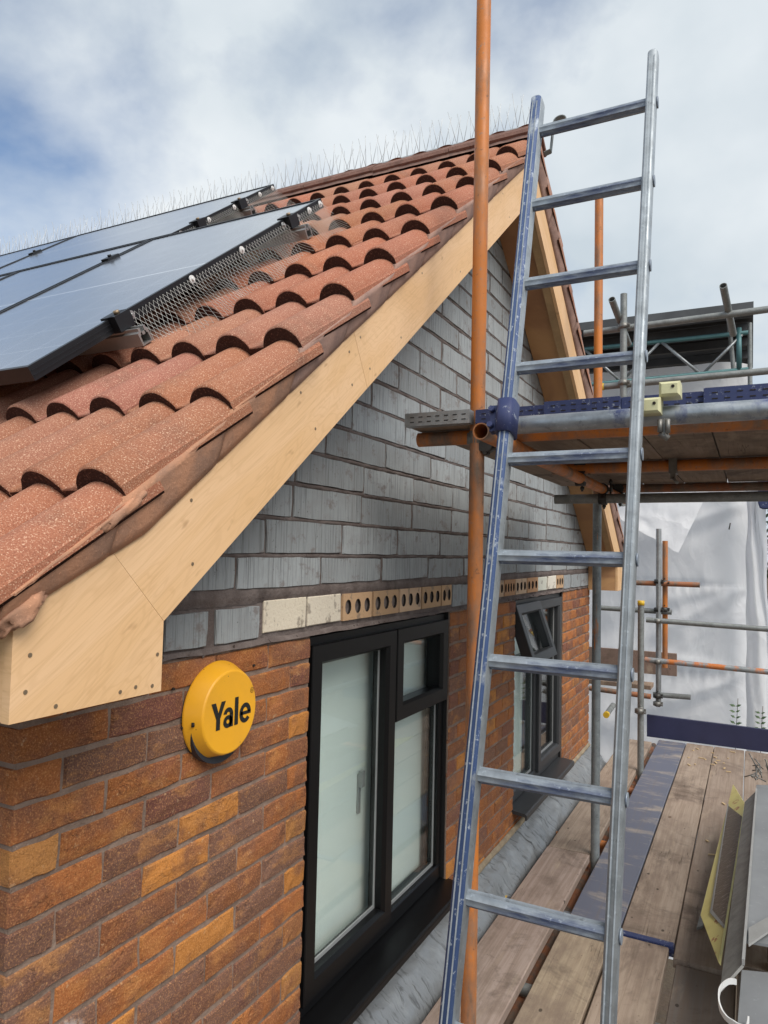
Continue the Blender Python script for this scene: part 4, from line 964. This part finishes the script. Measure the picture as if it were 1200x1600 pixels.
# tubes carrying the deck, with yellow caps at the wall end
for y, mt, l in ((1.56, 'galvd', 'teal grey'), (2.00, 'galvd', 'dull grey'), (2.66, 'bluetube', 'blue stained'), (3.63, 'orange', 'bright orange'), (4.75, 'brown', 'brown')):
    pole((.098, y, DZ - .060), (2.2, y, DZ - .068), mt, l + ' transom under the deck with a yellow cap at the wall end', 'transoms under the deck', cap=-1)
for x, mt, l in ((.39, 'brown', 'brown ledger under the deck beside the wall'), (1.75, 'galvd', 'grey ledger under the outer edge of the deck')): pole((x, -.3, DZ - .112), (x, 6.4, DZ - .112), mt, l)
# upper platform boards
UZ = .7185; UG = 'boards of the upper platform'; yb = 3.42
for i, (x0, x1, bm, l) in enumerate(((.205, .428, 'galv', 'scaffold board with galvanised end band, leftmost on the upper platform'), (.448, .668, 'navy', 'upper platform board with navy end band just right of the near pole'), (.674, .888, 'navy', 'upper platform board with navy end band between the ladder rails, left one'), (.894, 1.104, 'navy', 'upper platform board with navy end band by the right ladder rail'), (1.110, 1.33, 'navy', 'upper platform board with navy end band at the right edge of the photo'), (1.336, 1.556, 'navy', 'upper platform board outside the right edge'))):
    board(x0, x1, 1.20 + (.02, .03, .0, .01, -.015, 0)[i], yb, UZ + (.002, .0, .003, .001, .004, 0)[i], 'wood', c0(.30, .235, .185), l, UG, bands=(-1,), bandmat=bm)
# ladder clamp and cream clamps on the front tube
m = MB(); LD = Vector((.006, .235, .972)).normalized(); LN = Vector((0, -LD.z, LD.y)).normalized(); LX = LD.cross(LN) * -1; LX = Vector((1, 0, 0)); 
L0 = Vector((.668, .618, -.478)) - LD * .254 * 3
cw = .29
def prof_rail(c, wd, dp, n=20):                 # rounded rectangle section
    out = []
    for i in range(n):
        a = 2 * PI * i / n; ca, sa = math.cos(a), math.sin(a)
        out.append(c + LX * (wd / 2 * abs(ca) ** .55 * (1 if ca >= 0 else -1)) + LN * (dp / 2 * abs(sa) ** .55 * (1 if sa >= 0 else -1)))
    return out
ladder = thing('ladder', 'aluminium scaffold ladder with worn blue paint leaning on the upper platform', 'ladder', L0 + LX * .145)
zs0 = (DZ + .002 - L0.z) / LD.z; n = 20
for xo, ln, mt, tp in ((-.016, 11.42, 'alu', 1), (cw + .0135, 11.63, 'alu', 0)):
    a = L0 + LX * xo + LD * zs0; b = L0 + LX * xo + LD * (.254 * ln); m = MB(); A_, B_ = [prof_rail(q_, .033 if tp else .028, .058 if tp else .050) for q_ in (a, b)]
    m.add(A_ + B_, [(i, (i + 1) % n, n + (i + 1) % n, n + i) for i in range(n) if not (tp and 2 <= i <= 7)], True); m.m = tp; m.add(A_ + B_, [(i, (i + 1) % n, n + (i + 1) % n, n + i) for i in range(n) if tp and 2 <= i <= 7], True); m.m = 0; m.add(A_, [tuple(range(n))]); C_ = [b + LD * .008 + (p - b) * .8 for p in B_]; m.add(B_ + C_, [(i, (i + 1) % n, n + (i + 1) % n, n + i) for i in range(n)]); m.add(C_, [tuple(range(n))])
    # ribs along the face
    for q in (-.006, .006): m.cbox((a + b) / 2 + LN * (.0290 if tp else .0250) + LX * q, LX * .0015, LN * .0012, LD * ((b - a).length / 2 - .02))
    m.build('rail', [MT[mt], MT['alub']], ladder)
for k in range(0, 12):
    a = L0 + LD * .254 * k - LX * .002; b = a + LX * (cw + .004); m = MB(); pr = []
    for i in range(24):
        an = 2 * PI * i / 24; r_ = .0148 + (.0012 if i % 3 == 0 else -.0006); pr.append((r_ * math.cos(an), r_ * 1.12 * math.sin(an)))
    A_ = [a + LN * p + LD * q for p, q in pr]; B_ = [b + LN * p + LD * q for p, q in pr]; m.add(A_ + B_, [(i, (i + 1) % 24, 24 + (i + 1) % 24, 24 + i) for i in range(24)]); m.add(A_, [tuple(range(24))]); m.add(B_, [tuple(range(24))])
    e = b + LX * .0255; m.tube(e, e + LX * .004, .015, 14); m.build('rung', MT['alur'], ladder)
# flat hook strap at the ladder top
m = MB(); pts = []; o_ = L0 + LX * .012 + LD * .254 * 11 + LN * -.030
pl = [(-.004, -.055), (.014, -.05), (.016, .045)] + [(.016 + .019 * (1 - math.cos(a)), .045 + .019 * math.sin(a)) for a in [PI * q / 8 for q in range(1, 12)]]
for (p, q), (r_, s_) in zip(pl[:-1], pl[1:]):
    a = o_ + LX * p + LD * q; b = o_ + LX * r_ + LD * s_; d = (b - a); nn = LN; sd = d.cross(nn).normalized() * .0012
    m.hexa([a - sd - nn * .009, b - sd - nn * .009, b + sd - nn * .009, a + sd - nn * .009, a - sd + nn * .009, b - sd + nn * .009, b + sd + nn * .009, a + sd + nn * .009])
m.build('hook_strap', MT['galvd'], ladder)
# blue clamp sleeve on the left rail
zc = .618; kq = (zc - L0.z) / LD.z; c = L0 + LX * -.016 + LD * kq
t = thing('ladder_clamp', 'navy blue clamp sleeve holding the left ladder rail to the front tube', 'clamp', c); m = MB(); P1 = [c - LD * .045 + (p - c) * 1.0 for p in prof_rail(c, .048, .074)]; P2 = [p + LD * .09 for p in P1]
m.add(P1 + P2, [(i, (i + 1) % 20, 20 + (i + 1) % 20, 20 + i) for i in range(20)], True); m.add(P1, [tuple(range(20))]); m.add(P2, [tuple(range(20))]); m.build('sleeve', MT['navy'], t)
m = MB(); e = c - LX * .028; m.cbox(e, LX * .014, LN * .012, LD * .036)
for q in (-.022, .022): m.tube(e - LX * .010 + LD * q + LN * .010, e - LX * .010 + LD * q + LN * .028, .008, 6)
m.build('flange', MT['navy'], t)
t = thing('tube_clamp', 'pair of cream plastic covered clamps on the front tube right of the ladder', 'clamp', (1.015, .965, .62))
def rbox(c, h, mat, name, par, b=.006):
    m = MB(); x, y, z = c; a, d, e = h; m.bevprism([(x - a, y + d, z - e), (x + a, y + d, z - e), (x + a, y + d, z + e), (x - a, y + d, z + e)][::-1], (0, -2 * d, 0), b); return m.build(name, MT[mat], par)
rbox((1.045, .968, .678), (.024, .030, .018), 'cream', 'cover', t); rbox((1.004, .960, .638), (.022, .034, .019), 'cream', 'cover', t)
m = MB(); m.cbox((1.03, .975, .588), (.010, 0, 0), (0, .012, 0), (0, 0, .022)); m.tube((1.02, .965, .575), (1.04, .97, .56), .008, 8); m.tube((1.022, .955, .606), (1.022, .955, .575), .006, 8); m.tube((1.04, .955, .606), (1.04, .955, .572), .006, 8); m.build('hook_bolt', MT['cast'], t)
m = MB(); 
for c, h in (((1.053, .9375, .683), .004), ((1.012, .9255, .642), .004)): m.tube((c[0], c[1], c[2]), (c[0], c[1] - .001, c[2]), h, 10)
m.build('bolt_hole', MT['hole'], t)

# ================================================================== NEIGHBOUR'S COVERED SCAFFOLD
SYY = 8.2
sheet = thing('scaffold_sheeting', 'white plastic sheeting hanging over the scaffold of the house next door', 'plastic sheeting', (0, SYY, GZ))
def sheetf(u, v):
    x = -4 + 5.19 * u; z = GZ + 6.85 * v
    d = .12 * fbm((x * .7, 1, z * .5)) + .07 * (.5 - abs(fbm((x * 1.3 + z * .8, 4, z * .9 - x * .5)))) + .04 * (.5 - abs(fbm((x * 3 - z * 1.4, 6, z * 1.6 + x)))) + .012 * fbm((x * 7, 9, z * 3.2))
    # folds running from the tie on the right edge down and to the left
    for (tx_, tz_, ang, amp) in ((1.42, -.02, 3.70, .07), (1.42, -.02, 3.95, .05), (1.42, -.02, 3.38, .035), (1.42, -1.0, 3.05, .05), (1.42, -1.0, 3.6, .05), (1.42, 1.9, 3.75, .07), (1.42, 2.2, 3.95, .06), (.4, 2.5, 3.9, .06), (-.3, 2.5, 3.8, .05), (1.42, .9, 3.5, .05)):
        dx, dz = x - tx_, z - tz_; dx += .24; al = dx * math.cos(ang) + dz * math.sin(ang); pp = -dx * math.sin(ang) + dz * math.cos(ang)
        if al > 0: d += 1.7 * amp * math.exp(-(pp / (.035 + .07 * al)) ** 2) * math.exp(-al * .4) * (1 - math.exp(-al * 4)) - .9 * amp * math.exp(-((pp - .09 - .1 * al) / (.04 + .07 * al)) ** 2) * math.exp(-al * .4) * (1 - math.exp(-al * 4))
    d -= .035 * math.exp(-((z + .02 + .03 * x) / .035) ** 2) + .035 * math.exp(-((z + 1.02 - .02 * x) / .05) ** 2) * (1 + .3 * math.sin(x * 46)) - .012 * math.sin(x * 62 + 3 * fbm((x * 2, z, 1))) * (math.exp(-((z + .06 + .03 * x) / .07) ** 2) + math.exp(-((z + 1.08 - .02 * x) / .09) ** 2))
    e = max(0, u - .94) / .06; d += -.25 * e * e
    return (x + .02 * fbm((z * 1.5, 2, x)), SYY - d, z)
m = MB(); m.grid(sheetf, 190, 230); m.build('sheet', MT['sheet'], sheet, fix=False)
m = MB()                                          # the loose flap
def flapf(u, v):
    a = Vector((-.30, SYY - .24, .80)); b = Vector((.86, SYY - .24, 1.18)); c = Vector((.50, SYY - .55, .32)); d = Vector((-.02, SYY - .50, .62))
    p = (a * (1 - u) + b * u) * (1 - v) + (d * (1 - u) + c * u) * v; return p + Vector((0, -.06 * math.sin(u * PI) * (1 - v) + .03 * fbm((u * 4, v * 4, 3)), .02 * fbm((u * 5, v * 3, 6))))
m.grid(flapf, 24, 14); m.build('loose_flap', MT['sheet'], sheet, fix=False)
for x, z in ((1.0, .62), (.60, 1.9), (1.0, 2.05)):
    m = MB(); m.tube((x, SYY - .30, z - .03), (x + .012, SYY - .28, z + .04), .007, 6); m.build('tie', MT['dark'], sheet)
pole((1.235, 8.0, GZ), (1.235, 8.0, 1.0), 'galvd', 'grey scaffold upright at the right edge of the white sheeting'); 
m = MB(); m.grid(lambda u, v: (1.165 + .21 * u + .035 * fbm((v * 7, u * 2, 1)), 7.93 + .07 * math.sin(u * PI * 2 + v * 5) + .04 * math.sin(u * 9 + v * 11) + .04 * fbm((v * 5, u, 3)), -2.6 + 4.2 * v), 14, 60); m.build('edge_fold', MT['sheet'], sheet, fix=False)
rf = thing('scaffold_roof', 'dark grey temporary sheet roof on a lattice beam above the white sheeting', 'temporary roof', (.3, 7.6, 2.3))
m = MB(); m.grid(lambda u, v: (-3.2 + 4.45 * u, 7.45 + 2.6 * v, 2.93 + .018 * math.sin(v * 2.6 / .19 * 2 * PI) - .02 * v), 4, 110); m.build('roof_sheet', MT['roofsheet'], rf, fix=False)
m = MB(); m.box((-3.2, 7.435, 2.885), (1.252, 7.452, 2.975)); m.build('edge_trim', MT['roofsheet'], rf)
for k in range(4): m = MB(); y = 7.9 + k * .6; m.box((-3.2, y, 2.80), (1.20, y + .05, 2.895)); m.build('purlin', MT['roofsheet'], rf)
m = MB(); m.tube((-3.2, 7.62, 2.72), (1.2, 7.62, 2.70), .024, 12); m.build('top_chord', MT['teal'], rf); m = MB(); m.tube((-3.2, 7.62, 2.245), (1.2, 7.62, 2.30), .024, 12); m.build('bottom_chord', MT['teal'], rf)
m = MB(); m.tube((1.11, 7.62, 2.30), (1.11, 7.62, 2.76), .028, 12); m.build('end_post', MT['teal'], rf)
xs = [-2.66 + .425 * i for i in range(10)]
for i, (a, b) in enumerate(zip(xs[:-1], xs[1:])): m = MB(); za, zb = (2.71, 2.28) if i % 2 else (2.28, 2.71); m.tube((a, 7.62, za), (b, 7.62, zb), .017, 10); m.build('brace', MT['galv'], rf)
pole((1.215, 7.75, 1.9), (1.215, 7.75, 2.84), 'galvd', 'grey post under the right end of the temporary roof')
pole((1.06, 7.78, 2.28), (1.01, 7.78, 2.86), 'galvd', 'dark leaning post under the temporary roof')
# small dark blue panel edge at the right margin
t = thing('wall_panel', 'dark navy panel with rounded corner at the right edge above the white sheeting', 'panel', (1.5, 7.9, .9)); m = MB(); q = [(1.285, .87), (1.30, .82), (1.33, .805), (1.9, .805), (1.9, 1.24), (1.33, 1.24), (1.30, 1.225), (1.285, 1.18)]; m.bevprism([(x, 7.8, z) for x, z in q][::-1], (0, -.04, 0), .012); m.build('face', MT['navy'], t)
# plants beyond
def sprig(name, base, h, label, n=7):
    t = thing(name, label, 'plant', base, 'leafy shoots behind the kick board'); b = Vector(base); tip = b + Vector((.03, .02, h)); m = MB(); m.path([b, b + Vector((.012, 0, h * .5)), tip], .0028, 5); m.build('stem', MT['bark'], t)
    for i in range(n):
        for s_ in (-1, 1):
            z = h * (.35 + .62 * i / n); c = b + Vector((.012 * i / n, 0, z)); L = .082 * (1 - .35 * i / n) * rnd.uniform(.75, 1.15); d = Vector((s_ * .95, rnd.uniform(-.5, .5), rnd.uniform(.15, .6))).normalized(); u = Vector((0, -.6, .8)); sd = d.cross(u).normalized() * L * .28
            m = MB(); m.add([c, c + d * L * .45 + sd, c + d * L, c + d * L * .45 - sd, c + d * L * .5 + u * .004], [(0, 1, 4), (1, 2, 4), (2, 3, 4), (3, 0, 4)]); m.build('leaf', MT['leaf'], t, fix=False)
sprig('plant', (1.06, 7.35, -1.82), .66, 'small leafy green shoot in front of the white sheeting behind the kick board'); sprig('plant', (1.285, 7.4, -1.82), .60, 'small leafy green shoot at the right edge behind the kick board')
tr = thing('tree', 'dark green tree beyond the right edge of the white sheeting', 'tree', (2.2, 11.5, GZ)); m = MB(); m.tube((2.2, 11.5, GZ), (2.25, 11.5, -1.5), .12, 10, r2=.08); m.tube((2.25, 11.5, -1.5), (2.0, 11.4, .3), .07, 8, r2=.03); m.tube((2.25, 11.5, -1.5), (2.7, 11.7, .4), .06, 8, r2=.03); m.build('trunk', MT['bark'], tr)
m = MB()
for i in range(5200):
    d = Vector((rnd.gauss(0, 1), rnd.gauss(0, 1), rnd.gauss(0, 1))).normalized(); r_ = rnd.random() ** .4 * (1 + .25 * fbm(d * 2)); c = Vector((2.3, 11.5, -.3)) + Vector((d.x * 1.45, d.y * 1.2, d.z * 2.0)) * r_; a = Vector((rnd.uniform(-1, 1), rnd.uniform(-1, 1), rnd.uniform(-1, 1))).normalized(); b = a.orthogonal().normalized(); s_ = rnd.uniform(.06, .13)
    m.add([c, c + a * s_ * .5 + b * s_ * .3, c + a * s_, c + a * s_ * .5 - b * s_ * .3], [(0, 1, 2, 3)])
stuff(m.build('crown', MT['leafd'], tr, fix=False))

# ================================================================== SCRAP PILE AT THE RIGHT OF THE DECK
def sheetpoly(pts, th, mat, name, label, cat, group=None):
    loop = [Vector(p) for p in pts]; nrm = Vector()
    for i in range(len(loop)): nrm += loop[i].cross(loop[(i + 1) % len(loop)])
    nrm.normalize(); 
    if nrm.z < 0: nrm = -nrm
    t = thing(name, label, cat, min(loop, key=lambda p: p.z), group); m = MB(); m.prism(loop, -nrm * th); m.build('face', MT[mat], t); return t, nrm

PG = 'offcuts in the scrap pile'
sheetpoly([(1.104, 4.46, -1.22), (1.176, 3.86, -1.15), (1.111, 1.93, -1.13), (1.023, 2.46, -1.22)], .012, 'film', 'yellow_sheet', 'long yellow printed sheet with a brown scuffed patch at the left of the scrap pile', 'plastic sheet')
sheetpoly([(1.086, 3.955, -1.2065), (1.166, 3.556, -1.1325), (1.119, 2.212, -1.1290), (1.063, 2.416, -1.1780)], .004, 'scuff', 'brown_film', 'scuffed brown film lying on the yellow sheet', 'plastic film')
sheetpoly([(1.090, 3.965, -1.2025), (1.085, 3.985, -1.2055), (1.061, 2.408, -1.1775), (1.119, 2.190, -1.1275), (1.121, 2.215, -1.1265), (1.068, 2.425, -1.1715)], .003, 'fascia2', 'film_border', 'pale bent edge strip round the brown scuffed film', 'strip')
t, _ = sheetpoly([(1.035, 3.45, -1.352), (1.060, 3.48, -1.352), (1.020, 2.66, -1.352), (.998, 2.63, -1.352)], .010, 'cast', 'metal_strip', 'thin dark speckled strip on the deck left of the yellow sheet', 'strip')
for y in (2.5, 3.1, 3.9):                       # loose wood bearers that carry the pile
    t = thing('timber_bearer', {2.5: 'nearest dirty timber offcut under the scrap pile', 3.1: 'middle dirty timber offcut under the scrap pile', 3.9: 'farthest dirty timber offcut under the scrap pile'}[y], 'timber', (1.35, y, DZ), PG); m = MB(); m.box((1.27, y, DZ + .003), (1.9, y + .07, DZ + .17)); m.build('block', MT['soil'], t)
# long L-shaped trim, a flange on its edge
t = thing('fascia_trim', 'long grey L-shaped trim with a pale edge along the scrap pile', 'trim', (1.15, 2.4, -1.1)); m = MB()
L4 = [Vector(p) for p in ((1.180, 3.56, -1.055), (1.234, 3.60, -1.0), (1.187, 1.68, -.995), (1.127, 1.62, -1.055))]; nn_ = (L4[1] - L4[0]).cross(L4[3] - L4[0]).normalized(); nn_ = nn_ if nn_.z > 0 else -nn_
m.prism(L4, -nn_ * .008); m.build('flange', MT['fasciad'], t)
m = MB(); a, b = L4[1], L4[2]; m.hexa([a, b, b + Vector((.008, 0, 0)), a + Vector((.008, 0, 0)), a + Vector((0, 0, .018)), b + Vector((0, 0, .018)), b + Vector((.008, 0, .018)), a + Vector((.008, 0, .018))]); m.build('edge', MT['fascia2'], t)
sheetpoly([(1.238, 3.75, -1.005), (1.75, 3.9, -.98), (1.75, 1.9, -.98), (1.196, 1.86, -1.002)], .009, 'fascia', 'fascia_sheet', 'wide flat grey fascia sheet on top of the scrap pile', 'sheet')
sheetpoly([(1.205, 1.92, -.985), (1.30, 2.06, -.965), (1.32, 2.00, -.962), (1.205, 1.80, -.985)], .007, 'fascia2', 'trim_offcut', 'pale mitred offcut lying across the grey sheet', 'trim', PG)
sheetpoly([(1.185, 1.80, -1.07), (1.70, 1.95, -1.06), (1.70, .9, -1.06), (1.165, .95, -1.07)], .010, 'fascia', 'fascia_sheet', 'scuffed grey sheet at the bottom right corner under the curled white clip', 'sheet')
# curled white clip (hollow trim end)
t = thing('plastic_clip', 'broken white plastic clip curling at the end of the grey trim', 'clip', (1.14, 1.52, -1.05)); m = MB()
pts = [Vector(p) for p in ((1.172, 1.640, -1.03), (1.150, 1.625, -1.028), (1.128, 1.590, -1.04), (1.128, 1.545, -1.06), (1.145, 1.505, -1.068), (1.172, 1.478, -1.066), (1.200, 1.470, -1.062), (1.206, 1.495, -1.05))]
sm = []
for i in range(len(pts) - 1):
    p0, p1, p2, p3 = pts[max(i - 1, 0)], pts[i], pts[i + 1], pts[min(i + 2, len(pts) - 1)]
    for k in range(5):
        t_ = k / 5; sm.append(.5 * ((2 * p1) + (p2 - p0) * t_ + (2 * p0 - 5 * p1 + 4 * p2 - p3) * t_ ** 2 + (3 * p1 - p0 - 3 * p2 + p3) * t_ ** 3))
sm.append(pts[-1]); prev = None
for i, p in enumerate(sm):
    d = (sm[min(i + 1, len(sm) - 1)] - sm[max(i - 1, 0)]).normalized(); sd = d.cross(Vector((0, 0, 1))).normalized() * .0022; hgt_ = .009 + .003 * fbm((i * .4, 2, 2)); u = Vector((0, 0, hgt_))
    ring = [p - sd - u, p + sd - u, p + sd + u * .8, p - sd + u * .8]
    if prev: m.add(prev + ring, [(q, (q + 1) % 4, 4 + (q + 1) % 4, 4 + q) for q in range(4)])
    else: m.add(ring, [(0, 1, 2, 3)])
    prev = ring
m.add(prev, [(0, 1, 2, 3)])
m.build('curl', MT['whitebits'], t)
t = thing('wire_scrap', 'tangle of grey wire on the far end of the scrap pile', 'wire', (1.25, 3.9, -1.0)); m = MB()
for i in range(14):
    p = Vector((1.235 + rnd.uniform(0, .10), 3.75 + rnd.uniform(0, .3), -.985)); q = p + Vector((rnd.uniform(-.05, .05), rnd.uniform(-.12, .12), rnd.uniform(0, .07))); r_ = q + Vector((rnd.uniform(-.05, .05), rnd.uniform(-.08, .08), rnd.uniform(-.03, .03))); m.path([p, q, r_], .0035, 5)
m.build('strands', MT['cast'], t)
# wood chips on the deck
m = MB()
for i in range(20):
    c = Vector((rnd.uniform(.72, 1.1), rnd.gauss(5.7, .2) if i < 17 else rnd.uniform(2.6, 5), DZ + .006)); a = rnd.uniform(0, PI); l = rnd.uniform(.004, .026)
    m.cbox(c, (l * math.cos(a), l * math.sin(a), 0), (-.005 * math.sin(a), .005 * math.cos(a), 0), (0, 0, .0025))
o = stuff(m.build('wood_chips', MT['chip'])); o['label'] = 'pale wood chips scattered on the far end of the deck'; o['category'] = 'wood chips'
